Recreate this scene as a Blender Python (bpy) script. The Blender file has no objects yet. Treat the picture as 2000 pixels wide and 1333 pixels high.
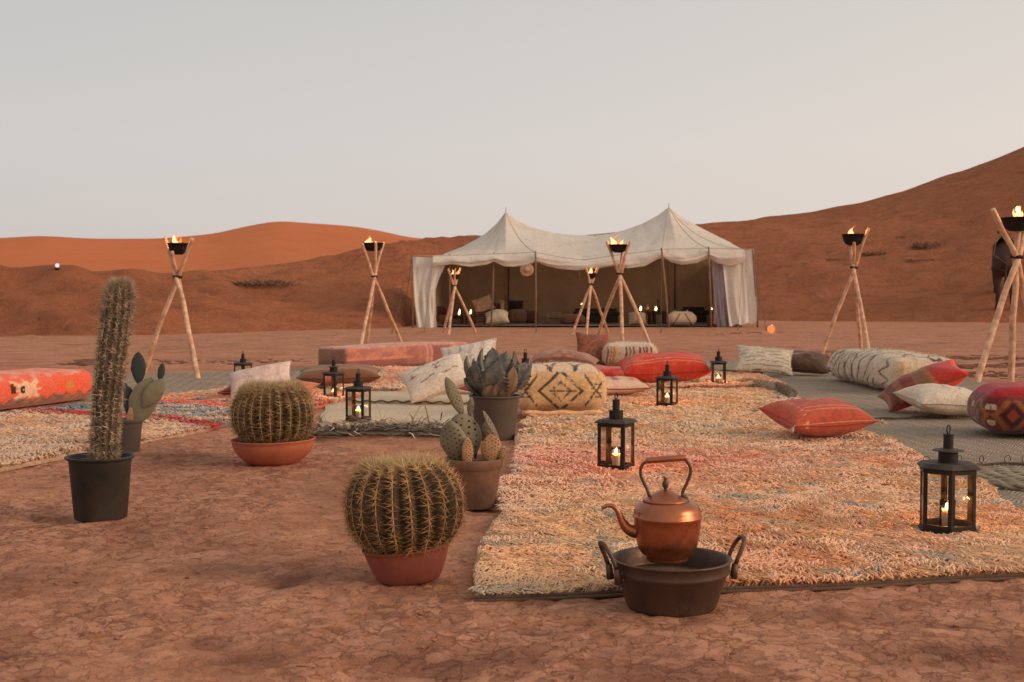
import bpy, math, random
import numpy as np
from mathutils import Vector, Matrix, Euler
R = math.radians
rng = np.random.default_rng(7)
random.seed(7)
SC = bpy.context.scene
COL = SC.collection

# ------------------------------------------------------------------ camera, sky, sun, exposure
FPX, CX, CY, HOR, CAMH = 2400.0, 1000.0, 666.5, 578.0, 1.05
PITCH = math.atan((CY - HOR) / FPX)
cam_d = bpy.data.cameras.new('camera')
cam = bpy.data.objects.new('camera', cam_d)
COL.objects.link(cam)
cam.location = (0, 0, CAMH)
cam.rotation_euler = (math.pi / 2 - PITCH, 0, 0)
cam_d.sensor_width = 36
cam_d.lens = 36 * FPX / 2000
cam_d.clip_end = 3000
cam_d.dof.use_dof = True
cam_d.dof.focus_distance = 6.5
cam_d.dof.aperture_fstop = 7.1
SC.camera = cam

SUN_AZ, SUN_EL = R(110), R(21)          # azimuth from the view direction towards the right
world = bpy.data.worlds.new('World')
SC.world = world
world.use_nodes = True
wn, wl = world.node_tree.nodes, world.node_tree.links
wn.clear()
out = wn.new('ShaderNodeOutputWorld')
bg = wn.new('ShaderNodeBackground')
bg2 = wn.new('ShaderNodeBackground')
mixs = wn.new('ShaderNodeMixShader')
sky = wn.new('ShaderNodeTexSky')
sky.sky_type = 'NISHITA'
sky.sun_disc = False
sky.sun_elevation = R(4)
sky.sun_rotation = SUN_AZ
sky.air_density = 1.0
sky.dust_density = 4.0
bg2.inputs['Strength'].default_value = 0.10
wl.new(sky.outputs[0], bg2.inputs['Color'])
tc = wn.new('ShaderNodeTexCoord')
sep = wn.new('ShaderNodeSeparateXYZ')
wl.new(tc.outputs['Generated'], sep.inputs[0])
ramp = wn.new('ShaderNodeValToRGB')
wl.new(sep.outputs['Z'], ramp.inputs[0])
e = ramp.color_ramp.elements
e[0].position = 0.0; e[0].color = (0.62, 0.56, 0.515, 1)
e[1].position = 1.0; e[1].color = (0.50, 0.505, 0.51, 1)
for p_, c_ in ((0.06, (0.665, 0.61, 0.57, 1)), (0.12, (0.66, 0.625, 0.60, 1)), (0.24, (0.585, 0.58, 0.565, 1)), (0.5, (0.53, 0.53, 0.53, 1))):
    q = e.new(p_); q.color = c_
# the glow of the set sun lies behind the camera to the right; the sky opposite is cooler
dotn = wn.new('ShaderNodeVectorMath'); dotn.operation = 'DOT_PRODUCT'
wl.new(tc.outputs['Generated'], dotn.inputs[0])
dotn.inputs[1].default_value = (math.sin(R(112)), math.cos(R(112)), 0.0)
mr = wn.new('ShaderNodeMapRange')
mr.inputs['From Min'].default_value = -1.0
mr.inputs['From Max'].default_value = 1.0
wl.new(dotn.outputs['Value'], mr.inputs['Value'])
glow = wn.new('ShaderNodeMix'); glow.data_type = 'RGBA'; glow.blend_type = 'MULTIPLY'
glow.inputs['Factor'].default_value = 1.0
tint = wn.new('ShaderNodeMix'); tint.data_type = 'RGBA'
tint.inputs['A'].default_value = (0.90, 0.94, 0.98, 1)
tint.inputs['B'].default_value = (1.52, 1.36, 1.22, 1)
wl.new(mr.outputs[0], tint.inputs['Factor'])
wl.new(ramp.outputs['Color'], glow.inputs['A'])
wl.new(tint.outputs['Result'], glow.inputs['B'])
wl.new(glow.outputs['Result'], bg.inputs['Color'])
bg.inputs['Strength'].default_value = 1.0
mixs.inputs['Fac'].default_value = 0.06
wl.new(bg.outputs[0], mixs.inputs[1]); wl.new(bg2.outputs[0], mixs.inputs[2])
wl.new(mixs.outputs[0], out.inputs['Surface'])

sun_d = bpy.data.lights.new('sun', 'SUN')
sun_d.energy = 2.05
sun_d.angle = R(30)
sun_d.color = (1.0, 0.70, 0.50)
sun = bpy.data.objects.new('sun', sun_d)
COL.objects.link(sun)
sd = Vector((math.sin(SUN_AZ) * math.cos(SUN_EL), math.cos(SUN_AZ) * math.cos(SUN_EL), math.sin(SUN_EL)))
sun.rotation_euler = sd.to_track_quat('Z', 'Y').to_euler()

SC.view_settings.view_transform = 'Standard'
SC.view_settings.look = 'None'
SC.view_settings.exposure = 0.0
SC.view_settings.gamma = 1.0
SC.view_settings.use_curve_mapping = False
SC.cycles.max_bounces = 6
SC.cycles.diffuse_bounces = 3
SC.cycles.glossy_bounces = 3
SC.cycles.transmission_bounces = 6
SC.cycles.transparent_max_bounces = 10
SC.cycles.caustics_reflective = False
SC.cycles.caustics_refractive = False
SC.cycles.sample_clamp_indirect = 4.0

# ------------------------------------------------------------------ helpers
def ray(px, py):
    x, y = (px - CX) / FPX, -(py - CY) / FPX
    return Vector((x, math.cos(PITCH) + y * math.sin(PITCH), -math.sin(PITCH) + y * math.cos(PITCH)))

def G(px, py, z=0.0):                    # the point of the plane z where the photo has this pixel
    d = ray(px, py)
    t = (z - CAMH) / d.z
    return Vector((d.x * t, d.y * t, z))

def W(px, py, Y):                        # the point at distance Y
    d = ray(px, py)
    t = Y / d.y
    return Vector((d.x * t, Y, CAMH + d.z * t))

def lin(c):
    c = np.asarray(c, float) / 255.0
    return np.where(c <= 0.04045, c / 12.92, ((c + 0.055) / 1.055) ** 2.4)

def A(r, g, b, k=1.0):
    return tuple(float(v) for v in np.clip(lin((r, g, b)) * k, 0.002, 0.85))

def _h(ix, iy, s):
    n = (ix.astype(np.int64) * 374761393 + iy.astype(np.int64) * 668265263 + s * 974634777) & 0xffffffff
    n = ((n ^ (n >> 13)) * 1274126177) & 0xffffffff
    n = n ^ (n >> 16)
    return (n & 0xffffff) / float(0xffffff)

def vn(x, y, s=0):
    x = np.asarray(x, float); y = np.asarray(y, float)
    x, y = np.broadcast_arrays(x, y)
    ix, iy = np.floor(x), np.floor(y)
    fx, fy = x - ix, y - iy
    fx = fx * fx * (3 - 2 * fx); fy = fy * fy * (3 - 2 * fy)
    a, b, c, d = _h(ix, iy, s), _h(ix + 1, iy, s), _h(ix, iy + 1, s), _h(ix + 1, iy + 1, s)
    return (a * (1 - fx) + b * fx) * (1 - fy) + (c * (1 - fx) + d * fx) * fy

def fbm(x, y, o=4, s=0):
    t, a, n = 0.0, 1.0, 0.0
    for k in range(o):
        t = t + a * vn(np.asarray(x) * 2 ** k, np.asarray(y) * 2 ** k, s + k * 17); n += a; a *= 0.5
    return t / n                          # 0..1

def voronoi(x, y, s=0):
    ix, iy = np.floor(x), np.floor(y)
    f1 = np.full(x.shape, 9.0); f2 = np.full(x.shape, 9.0)
    for dx in (-1, 0, 1):
        for dy in (-1, 0, 1):
            cx_, cy_ = ix + dx, iy + dy
            qx, qy = cx_ + _h(cx_, cy_, s), cy_ + _h(cx_, cy_, s + 5)
            d = np.hypot(qx - x, qy - y)
            f2 = np.where(d < f1, f1, np.minimum(f2, d)); f1 = np.minimum(f1, d)
    return f1, f2

class MB:
    """collects geometry and turns it into ONE mesh object"""
    def __init__(s):
        s.v, s.q, s.t, s.c, s.n = [], [], [], [], 0
    def add(s, v, q=None, t=None, c=None):
        v = np.asarray(v, float).reshape(-1, 3)
        s.v.append(v)
        if q is not None and len(q): s.q.append(np.asarray(q, int) + s.n)
        if t is not None and len(t): s.t.append(np.asarray(t, int) + s.n)
        if c is not None:
            c = np.asarray(c, float)
            if c.ndim == 1: c = np.tile(c, (len(v), 1))
        else:
            c = np.ones((len(v), 3)) * 0.5
        s.c.append(c)
        s.n += len(v)
        return s
    def mesh(s, name, mat, smooth=True, colors=True):
        V = np.concatenate(s.v)
        Q = np.concatenate(s.q) if s.q else np.zeros((0, 4), int)
        T = np.concatenate(s.t) if s.t else np.zeros((0, 3), int)
        me = bpy.data.meshes.new(name)
        me.vertices.add(len(V)); me.vertices.foreach_set('co', V.ravel())
        nl = len(Q) * 4 + len(T) * 3
        me.loops.add(nl)
        me.loops.foreach_set('vertex_index', np.concatenate([Q.ravel(), T.ravel()]).astype(np.int32))
        me.polygons.add(len(Q) + len(T))
        st = np.concatenate([np.arange(len(Q)) * 4, len(Q) * 4 + np.arange(len(T)) * 3]).astype(np.int32)
        me.polygons.foreach_set('loop_start', st)
        me.update(calc_edges=True)
        me.polygons.foreach_set('use_smooth', np.full(len(me.polygons), smooth))
        if colors:
            ca = me.color_attributes.new('Col', 'FLOAT_COLOR', 'POINT')
            C = np.concatenate(s.c)
            ca.data.foreach_set('color', np.concatenate([C, np.ones((len(C), 1))], 1).ravel().astype(np.float32))
        if mat: me.materials.append(mat)
        return me
    def build(s, name, mat, parent=None, loc=(0, 0, 0), rot=(0, 0, 0), smooth=True, kind=None):
        o = bpy.data.objects.new(name, s.mesh(name, mat, smooth))
        COL.objects.link(o)
        o.location = loc; o.rotation_euler = rot
        if parent: o.parent = parent
        if kind: o['kind'] = kind
        return o

def tag(o, label=None, cat=None, group=None, kind=None):
    if label: o['label'] = label
    if cat: o['category'] = cat
    if group: o['group'] = group
    if kind: o['kind'] = kind
    return o

def empty(name, loc, label, cat, group=None, rz=0.0):
    o = bpy.data.objects.new(name, None)
    COL.objects.link(o)
    o.location = loc; o.rotation_euler = (0, 0, rz); o.empty_display_size = 0.1
    return tag(o, label, cat, group)

def dup(root, loc, rz, label, scale=1.0):
    def cp(o, par):
        c = o.copy(); COL.objects.link(c); c.parent = par
        for ch in [x for x in o.children]: cp(ch, c)
        return c
    r = cp(root, None)
    r.location = loc; r.rotation_euler = (0, 0, rz); r.scale = (scale,) * 3
    r['label'] = label
    return r

def gridq(nu, nv, wrap=False):            # quads of a (nu x nv) vertex grid, index i*nv+j
    i = np.arange(nu if wrap else nu - 1)[:, None]; j = np.arange(nv - 1)[None, :]
    a = i * nv + j; b = ((i + 1) % nu) * nv + j
    return np.stack([a, b, b + 1, a + 1], -1).reshape(-1, 4)

def lathe(prof, n=32, sx=1.0, sy=1.0, closed=False):
    p = np.asarray(prof, float)
    th = np.arange(n) * 2 * math.pi / n
    v = np.stack([np.cos(th)[:, None] * p[None, :, 0] * sx, np.sin(th)[:, None] * p[None, :, 0] * sy,
                  np.broadcast_to(p[None, :, 1], (n, len(p)))], -1)
    return v.reshape(-1, 3), gridq(n, len(p), True)

def tube(path, rad, n=8, cap=True):
    P = [Vector(p) for p in path]
    if not hasattr(rad, '__len__'): rad = [rad] * len(P)
    V, up = [], None
    for i, p in enumerate(P):
        d = (P[min(i + 1, len(P) - 1)] - P[max(i - 1, 0)])
        if d.length < 1e-9: d = Vector((0, 0, 1))
        d.normalize()
        if up is None: up = Vector((0, 0, 1)) if abs(d.z) < .9 else Vector((1, 0, 0))
        u = d.cross(up).normalized(); w = u.cross(d).normalized(); up = w
        for k in range(n):
            a = 2 * math.pi * k / n
            V.append(p + (u * math.cos(a) + w * math.sin(a)) * rad[i])
    m = len(P)
    q = [(i * n + k, i * n + (k + 1) % n, (i + 1) * n + (k + 1) % n, (i + 1) * n + k) for i in range(m - 1) for k in range(n)]
    t = []
    if cap:
        V += [P[0], P[-1]]
        t = [(m * n, (k + 1) % n, k) for k in range(n)] + [(m * n + 1, (m - 1) * n + k, (m - 1) * n + (k + 1) % n) for k in range(n)]
    return np.array([list(v) for v in V]), q, t

def box(x0, y0, z0, x1, y1, z1):
    v = [(x, y, z) for z in (z0, z1) for y in (y0, y1) for x in (x0, x1)]
    q = [(0, 2, 3, 1), (4, 5, 7, 6), (0, 1, 5, 4), (2, 6, 7, 3), (0, 4, 6, 2), (1, 3, 7, 5)]
    return np.array(v, float), q

def xf(v, loc=(0, 0, 0), rot=(0, 0, 0), sc=(1, 1, 1)):
    M = np.array(Euler(rot).to_matrix())
    return (np.asarray(v) * np.asarray(sc)) @ M.T + np.asarray(loc)

# ------------------------------------------------------------------ materials
def new_mat(name):
    m = bpy.data.materials.new(name); m.use_nodes = True
    nt = m.node_tree
    return m, nt, nt.nodes, nt.links, nt.nodes['Principled BSDF']

def add_bump(nt, b, src, strength, dist, prev=None):
    bp = nt.nodes.new('ShaderNodeBump')
    bp.inputs['Strength'].default_value = strength
    bp.inputs['Distance'].default_value = dist
    nt.links.new(src, bp.inputs['Height'])
    if prev: nt.links.new(prev.outputs[0], bp.inputs['Normal'])
    nt.links.new(bp.outputs[0], b.inputs['Normal'])
    return bp

def noise(nt, scale, detail=4, rough=.6, vec=None, dist=0.0):
    n = nt.nodes.new('ShaderNodeTexNoise')
    n.inputs['Scale'].default_value = scale
    n.inputs['Detail'].default_value = detail
    n.inputs['Roughness'].default_value = rough
    n.inputs['Distortion'].default_value = dist
    if vec is not None: nt.links.new(vec, n.inputs['Vector'])
    return n

def mapr(nt, src, a, b, c, d):
    m = nt.nodes.new('ShaderNodeMapRange')
    for k, v in zip(('From Min', 'From Max', 'To Min', 'To Max'), (a, b, c, d)): m.inputs[k].default_value = v
    nt.links.new(src, m.inputs['Value'])
    return m.outputs[0]

def mixc(nt, f, a, b, mode='MIX'):
    m = nt.nodes.new('ShaderNodeMix'); m.data_type = 'RGBA'; m.blend_type = mode
    for s, v in (('Factor', f), ('A', a), ('B', b)):
        if hasattr(v, 'links'): nt.links.new(v, m.inputs[s])
        elif s == 'Factor': m.inputs[s].default_value = v
        else: m.inputs[s].default_value = (*v[:3], 1)
    return m.outputs['Result']

def objvec(nt):
    t = nt.nodes.new('ShaderNodeTexCoord')
    return t.outputs['Object']

def simple(name, col, rough=.7, metal=0.0, var=.25, vs=8.0, bump=.0, bs=60.0, bd=.004, col2=None, spec=.3):
    m, nt, n, l, b = new_mat(name)
    v = objvec(nt)
    nz = noise(nt, vs, 5, .6, v)
    c2 = col2 or tuple(x * (1 - var) for x in col)
    l.new(mixc(nt, mapr(nt, nz.outputs[0], .35, .65, 0, 1), col, c2), b.inputs['Base Color'])
    b.inputs['Roughness'].default_value = rough
    b.inputs['Metallic'].default_value = metal
    b.inputs['Specular IOR Level'].default_value = spec
    if bump: add_bump(nt, b, noise(nt, bs, 4, .6, v).outputs[0], bump, bd)
    return m

def attr_mat(name, rough=.9, weave=0.0, ws=90.0, wd=.004, nb=.3, ns=60., nd=.01, var=.25, sheen=.2, vs=30., transl=0.0):
    m, nt, n, l, b = new_mat(name)
    at = n.new('ShaderNodeAttribute'); at.attribute_name = 'Col'
    v = objvec(nt)
    nz = noise(nt, vs, 4, .65, v)
    k = mapr(nt, nz.outputs[0], .3, .7, 1 - var, 1 + var)
    vm = n.new('ShaderNodeVectorMath'); vm.operation = 'SCALE'
    l.new(at.outputs['Color'], vm.inputs[0]); l.new(k, vm.inputs['Scale'])
    l.new(vm.outputs[0], b.inputs['Base Color'])
    b.inputs['Roughness'].default_value = rough
    b.inputs['Specular IOR Level'].default_value = .15
    if sheen: b.inputs['Sheen Weight'].default_value = sheen; b.inputs['Sheen Roughness'].default_value = .5
    prev = None
    if weave:
        wv = n.new('ShaderNodeTexWave'); wv.inputs['Scale'].default_value = ws
        wv.inputs['Distortion'].default_value = 3.0; wv.inputs['Detail'].default_value = 2
        l.new(v, wv.inputs['Vector'])
        prev = add_bump(nt, b, wv.outputs[1], weave, wd)
    if nb: add_bump(nt, b, noise(nt, ns, 4, .7, v).outputs[0], nb, nd, prev)
    if transl:
        tl = n.new('ShaderNodeBsdfTranslucent'); l.new(vm.outputs[0], tl.inputs[0]); ms = n.new('ShaderNodeMixShader'); ms.inputs[0].default_value = transl
        l.new(b.outputs[0], ms.inputs[1]); l.new(tl.outputs[0], ms.inputs[2]); l.new(ms.outputs[0], n['Material Output'].inputs[0])
    return m

def emit(name, col, strength):
    m, nt, n, l, b = new_mat(name)
    n.remove(b)
    em = n.new('ShaderNodeEmission')
    em.inputs[0].default_value = (*col, 1); em.inputs[1].default_value = strength
    l.new(em.outputs[0], n['Material Output'].inputs[0])
    return m

M = {}
M['fabric'] = attr_mat('woven_fabric', .92, .5, 55., .004, .35, 120., .006, .22, .25, 40.)
M['wool'] = attr_mat('wool_pile', .95, 0, 0, 0, .6, 45., .02, .3, .35, 25.)
M['tuft'] = attr_mat('shag_wool', .95, 0, 0, 0, 0, 0, 0, .10, .3, 60., .08)
M['iron'] = simple('blackened_iron', A(31, 28, 27), .6, .15, .4, 14, .3, 90, .002, A(46, 38, 34))
M['iron_roof'] = simple('dusty_iron', A(54, 49, 46), .65, .2, .3, 10, .3, 70, .002, A(82, 70, 60))
M['bowl'] = simple('sooty_iron', A(38, 32, 30), .7, .2, .3, 10, .2, 40, .004)
M['pole'] = simple('peeled_wood', A(226, 184, 150), .7, 0, .28, 9, .4, 22, .008, A(176, 130, 100))
M['tie'] = simple('dark_leather_tie', A(44, 30, 26), .8)
M['terracotta'] = simple('terracotta', A(186, 108, 76), .85, 0, .25, 6, .2, 50, .004, A(160, 92, 68))
M['terra_dark'] = simple('weathered_terracotta', A(150, 84, 66), .85, 0, .3, 6, .3, 50, .004, A(124, 68, 54))
M['pot_brown'] = simple('stained_pot', A(138, 100, 78), .8, 0, .4, 5, .3, 40, .004, A(92, 72, 60))
M['pot_black'] = simple('black_plastic', A(38, 39, 38), .55, 0, .3, 4, .1, 30, .003, A(66, 58, 50))
M['pot_grey'] = simple('grey_plastic', A(88, 82, 76), .6, 0, .3, 4, .1, 30, .003, A(104, 90, 80))
M['soil'] = simple('pot_soil', A(70, 54, 44), .95, 0, .5, 30, 1, 60, .02)
M['canvas'] = None
M['copper'] = None
M['rope'] = simple('brown_rope', A(120, 98, 76), .9, 0, .3, 20)
M['wax'] = None
M['glass'] = None
# canvas of the tent
m, nt, n, l, b = new_mat('tent_canvas')
v = objvec(nt)
n1 = noise(nt, .7, 6, .65, v); n2 = noise(nt, 14, 4, .6, v)
c = mixc(nt, mapr(nt, n1.outputs[0], .4, .7, 0, 1), A(242, 232, 220), A(228, 216, 202))
c = mixc(nt, mapr(nt, n2.outputs[0], .45, .8, 0, .35), c, A(206, 188, 170))
mpg = n.new('ShaderNodeMapping'); mpg.inputs['Scale'].default_value = (3.2, 3.2, .35); l.new(v, mpg.inputs[0])
stk = noise(nt, 1.0, 6, .7, mpg.outputs[0])
c = mixc(nt, mapr(nt, stk.outputs[0], .56, .74, 0, .55), c, A(158, 136, 116))
l.new(c, b.inputs['Base Color'])
tl = n.new('ShaderNodeBsdfTranslucent'); l.new(c, tl.inputs[0]); ms = n.new('ShaderNodeMixShader'); ms.inputs[0].default_value = .30
l.new(b.outputs[0], ms.inputs[1]); l.new(tl.outputs[0], ms.inputs[2]); l.new(ms.outputs[0], n['Material Output'].inputs[0])
b.inputs['Roughness'].default_value = .85; b.inputs['Specular IOR Level'].default_value = .1
add_bump(nt, b, noise(nt, 3.5, 5, .6, v, .6).outputs[0], .35, .08)
M['canvas'] = m
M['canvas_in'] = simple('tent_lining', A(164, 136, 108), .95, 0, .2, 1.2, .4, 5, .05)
M['lavender'] = simple('lavender_lining', A(176, 166, 172), .8, 0, .15, 2, .5, 6, .05)

m, nt, n, l, b = new_mat('hammered_copper')
v = objvec(nt)
nz = noise(nt, 9, 5, .6, v)
l.new(mixc(nt, mapr(nt, nz.outputs[0], .3, .7, 0, 1), (.56, .19, .09), (.30, .11, .06)), b.inputs['Base Color'])
l.new(mapr(nt, noise(nt, 22, 4, .7, v).outputs[0], .3, .7, .24, .46), b.inputs['Roughness'])
b.inputs['Metallic'].default_value = .88
add_bump(nt, b, noise(nt, 26, 2, .5, v).outputs[0], .15, .006)
M['copper'] = m
m, nt, n, l, b = new_mat('tarnished_copper')
v = objvec(nt)
nz = noise(nt, 7, 6, .7, v)
l.new(mixc(nt, mapr(nt, nz.outputs[0], .3, .7, 0, 1), (.15, .09, .062), (.08, .052, .04)), b.inputs['Base Color'])
l.new(mapr(nt, noise(nt, 18, 4, .7, v).outputs[0], .3, .7, .38, .7), b.inputs['Roughness'])
b.inputs['Metallic'].default_value = .6
add_bump(nt, b, noise(nt, 30, 3, .6, v).outputs[0], .25, .005)
M['tarnish'] = m
M['brass'] = simple('worn_brass', (.42, .25, .10), .38, .85, .4, 12, .1, 30, .002)

m, nt, n, l, b = new_mat('candle_wax')
b.inputs['Base Color'].default_value = (.85, .66, .42, 1)
b.inputs['Subsurface Weight'].default_value = .6
b.inputs['Subsurface Radius'].default_value = (.03, .015, .006)
b.inputs['Subsurface Scale'].default_value = 1.0
b.inputs['Roughness'].default_value = .5
M['wax'] = m
m, nt, n, l, b = new_mat('clear_glass')
tr = n.new('ShaderNodeBsdfTransparent'); gl = n.new('ShaderNodeBsdfGlossy'); mx = n.new('ShaderNodeMixShader')
gl.inputs['Roughness'].default_value = .05; tr.inputs[0].default_value = (.97, .97, .96, 1)
fr = n.new('ShaderNodeFresnel'); fr.inputs[0].default_value = 1.3
l.new(fr.outputs[0], mx.inputs[0]); l.new(tr.outputs[0], mx.inputs[1]); l.new(gl.outputs[0], mx.inputs[2])
l.new(mx.outputs[0], n['Material Output'].inputs[0]); n.remove(b)
M['glass'] = m
M['flame'] = emit('torch_flame', (1.0, .25, .06), 1.5)
M['flame_core'] = emit('flame_core', (1.0, .52, .22), 2.4)
M['candle_flame'] = emit('candle_flame', (1.0, .62, .28), 9.0)
M['globe'] = emit('lit_globe', (1.0, .28, .10), 1.0)
M['white_globe'] = emit('white_lamp', (1.0, .92, .85), .95)

# cracked clay
m, nt, n, l, b = new_mat('cracked_clay')
g = n.new('ShaderNodeNewGeometry'); v = g.outputs['Position']
wob = noise(nt, 3.2, 3, .6, v)
vm = n.new('ShaderNodeVectorMath'); vm.operation = 'MULTIPLY_ADD'
l.new(wob.outputs['Color'], vm.inputs[0]); vm.inputs[1].default_value = (.22, .22, 0); l.new(v, vm.inputs[2])
wob2 = noise(nt, 28, 3, .6, v)
vm2 = n.new('ShaderNodeVectorMath'); vm2.operation = 'MULTIPLY_ADD'
l.new(wob2.outputs['Color'], vm2.inputs[0]); vm2.inputs[1].default_value = (.085, .085, 0); l.new(vm.outputs[0], vm2.inputs[2])
def vor(scale, feat='DISTANCE_TO_EDGE'):
    q = n.new('ShaderNodeTexVoronoi'); q.feature = feat; q.inputs['Scale'].default_value = scale
    l.new(vm2.outputs[0], q.inputs['Vector']); return q
va = vor(5.2); vb = vor(12.5); vc = vor(12.5, 'F1')
big = noise(nt, .55, 4, .6, v)                     # where the crust is broken
big2 = noise(nt, 1.7, 6, .65, v)
fine = noise(nt, 60, 6, .75, v)
mid = noise(nt, 9, 6, .7, v)
crack_a = mapr(nt, va.outputs[0], .004, .035, 1, 0)
crack_b = mapr(nt, vb.outputs[0], .004, .085, 1, 0)
gat0 = n.new('ShaderNodeAttribute'); gat0.attribute_name = 'Col'
gs0 = n.new('ShaderNodeSeparateColor'); l.new(gat0.outputs['Color'], gs0.inputs[0])
maskb = mapr(nt, gs0.outputs[1], 0, 1, .12, 1)
maska = mapr(nt, mid.outputs[0], .45, .66, 0, .9)
def mul(a, b_):
    q = n.new('ShaderNodeMath'); q.operation = 'MULTIPLY'
    for i, s in enumerate((a, b_)):
        if hasattr(s, 'links'): l.new(s, q.inputs[i])
        else: q.inputs[i].default_value = s
    return q.outputs[0]
def mx2(a, b_):
    q = n.new('ShaderNodeMath'); q.operation = 'MAXIMUM'; l.new(a, q.inputs[0]); l.new(b_, q.inputs[1]); return q.outputs[0]
cr = mx2(mul(crack_a, maska), mul(mul(mul(crack_b, maskb), .95), mapr(nt, noise(nt, 6, 4, .7, v).outputs[0], .40, .56, .35, 1)))
base = mixc(nt, mapr(nt, big2.outputs[0], .38, .64, 0, 1), A(194, 138, 104), A(164, 110, 80))
base = mixc(nt, mapr(nt, mid.outputs[0], .45, .72, 0, .6), base, A(204, 150, 124))
sepc = n.new('ShaderNodeSeparateColor'); l.new(vc.outputs['Color'], sepc.inputs[0])
base = mixc(nt, mul(mapr(nt, sepc.outputs[0], .1, 1, 0, .42), maskb), base, A(216, 162, 136))
base = mixc(nt, mul(mapr(nt, sepc.outputs[1], .5, 1, 0, .5), maskb), base, A(124, 80, 62))
base = mixc(nt, mapr(nt, fine.outputs[0], .42, .80, 0, .35), base, A(150, 96, 74))
damp = noise(nt, 1.1, 6, .72, v, .4)
base = mixc(nt, mapr(nt, damp.outputs[0], .54, .66, 0, .6), base, A(122, 76, 60))
gat = n.new('ShaderNodeAttribute'); gat.attribute_name = 'Col'
gs = n.new('ShaderNodeSeparateColor'); l.new(gat.outputs['Color'], gs.inputs[0])
fleck = noise(nt, 17, 6, .78, vm.outputs[0], .8)
base = mixc(nt, mapr(nt, fleck.outputs[0], .52, .64, 0, .65), base, A(116, 70, 52))
base = mixc(nt, mapr(nt, fleck.outputs[0], .45, .30, 0, .35), base, A(214, 162, 124))
base = mixc(nt, mul(gs.outputs[0], .75), base, A(98, 60, 50))
base = mixc(nt, mul(cr, .62), base, A(100, 60, 48))
l.new(base, b.inputs['Base Color'])
b.inputs['Roughness'].default_value = .92; b.inputs['Specular IOR Level'].default_value = .12
inv = n.new('ShaderNodeMath'); inv.operation = 'SUBTRACT'; inv.inputs[0].default_value = 1; l.new(cr, inv.inputs[1])
p1 = add_bump(nt, b, inv.outputs[0], .55, .009)
p2 = add_bump(nt, b, mid.outputs[0], .5, .035, p1)
p3 = add_bump(nt, b, fine.outputs[0], .6, .006, p2)
M['clay'] = m

def sand(name, c1, c2, c3, s1=.12, bump=.5, bd=.3, bsc=1.2):
    m, nt, n, l, b = new_mat(name)
    g = n.new('ShaderNodeNewGeometry'); v = g.outputs['Position']
    a = noise(nt, s1, 5, .6, v); c = noise(nt, bsc, 6, .7, v); d = noise(nt, 7, 5, .7, v)
    q = mixc(nt, mapr(nt, a.outputs[0], .35, .65, 0, 1), c1, c2)
    q = mixc(nt, mapr(nt, c.outputs[0], .46, .68, 0, .7), q, c3)
    l.new(q, b.inputs['Base Color'])
    b.inputs['Roughness'].default_value = .95; b.inputs['Specular IOR Level'].default_value = .08
    p = add_bump(nt, b, c.outputs[0], bump, bd)
    add_bump(nt, b, d.outputs[0], bump, bd * .2, p)
    return m
M['dune'] = sand('shaded_trodden_sand', A(180, 114, 80), A(162, 100, 70), A(136, 84, 60), .09, .9, .5, 1.3)  # trampled sand, with the near dune's shade put into its browner colour
M['far_dune'] = sand('afterglow_dune_sand', A(200, 120, 76), A(192, 112, 70), A(184, 106, 66), .03, .2, .3, .3)  # warm afterglow on the far dune is painted into this oranger sand

# ------------------------------------------------------------------ ground
def line(*segs):
    o = [segs[0][0]]
    for a, b_, st in segs:
        k = max(1, int(round((b_ - a) / st)))
        o += [a + (b_ - a) * i / k for i in range(1, k + 1)]
    return np.array(o)
ys = line((-30, 0, 3), (0, 3, .5), (3, 7, .03), (7, 12, .05), (12, 40, .35), (40, 400, 14))
xs = line((-400, -40, 20), (-40, -9, .6), (-9, -3, .09), (-3, 3, .03), (3, 9, .09), (9, 40, .6), (40, 400, 20))
def ground_z(X, Y):
    near = np.clip((14 - Y) / 6, 0, 1)
    z = (fbm(X * .8, Y * .8, 3, 3) - .5) * .03 + (fbm(X * 9, Y * 9, 3, 9) - .5) * .012 * near
    f1, f2 = voronoi(X * 10 + 1.2 * vn(X * 6, Y * 6, 4), Y * 10 + 1.2 * vn(X * 6, Y * 6, 8), 2)
    brk = np.clip((fbm(X * .6 + 5, Y * .6, 3, 31) - .40) * 5, 0, 1)
    z += near * brk * (np.clip((f2 - f1) * 3, 0, 1) * .011 - .008)
    pit = fbm(X * 1.9, Y * 1.9, 4, 77)
    z -= near * np.clip(pit - .66, 0, 1) * .12
    return z
Y_, X_ = np.meshgrid(ys, xs)
Z_ = ground_z(X_, Y_)
# damp scuffs and foot-worn hollows (red channel), coarse broken crust (green channel)
dampv = np.zeros_like(X_)
for px_, py_, rx_, ry_, st_ in [(560, 1132, .10, .16, 1.0), (400, 1262, .09, .10, .8), (480, 1290, .12, .14, .8), (28, 1282, .06, .08, 1.0), (690, 1030, .12, .22, .5), (330, 1035, .35, .5, .35), (395, 1110, .22, .18, .45), (900, 1290, .30, .20, .8), (1250, 1310, .35, .16, .6), (1930, 1280, .40, .18, .7), (1100, 1090, .3, .4, .3),
                            (1140, 1222, .05, .05, .9), (1045, 1232, .08, .03, .8), (1640, 1205, .3, .10, .5), (1850, 1220, .12, .06, .8), (640, 1090, .2, .25, .35), (60, 1130, .3, .3, .5), (330, 900, .5, .8, .4), (700, 940, .4, .9, .4)]:
    g_ = G(px_, py_)
    dd_ = np.hypot((X_ - g_.x) / rx_, (Y_ - g_.y) / ry_) + .9 * (fbm(X_ * 14, Y_ * 14, 3, 55) - .5)
    dampv = np.maximum(dampv, np.clip(1.25 - dd_, 0, 1) * st_)
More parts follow.
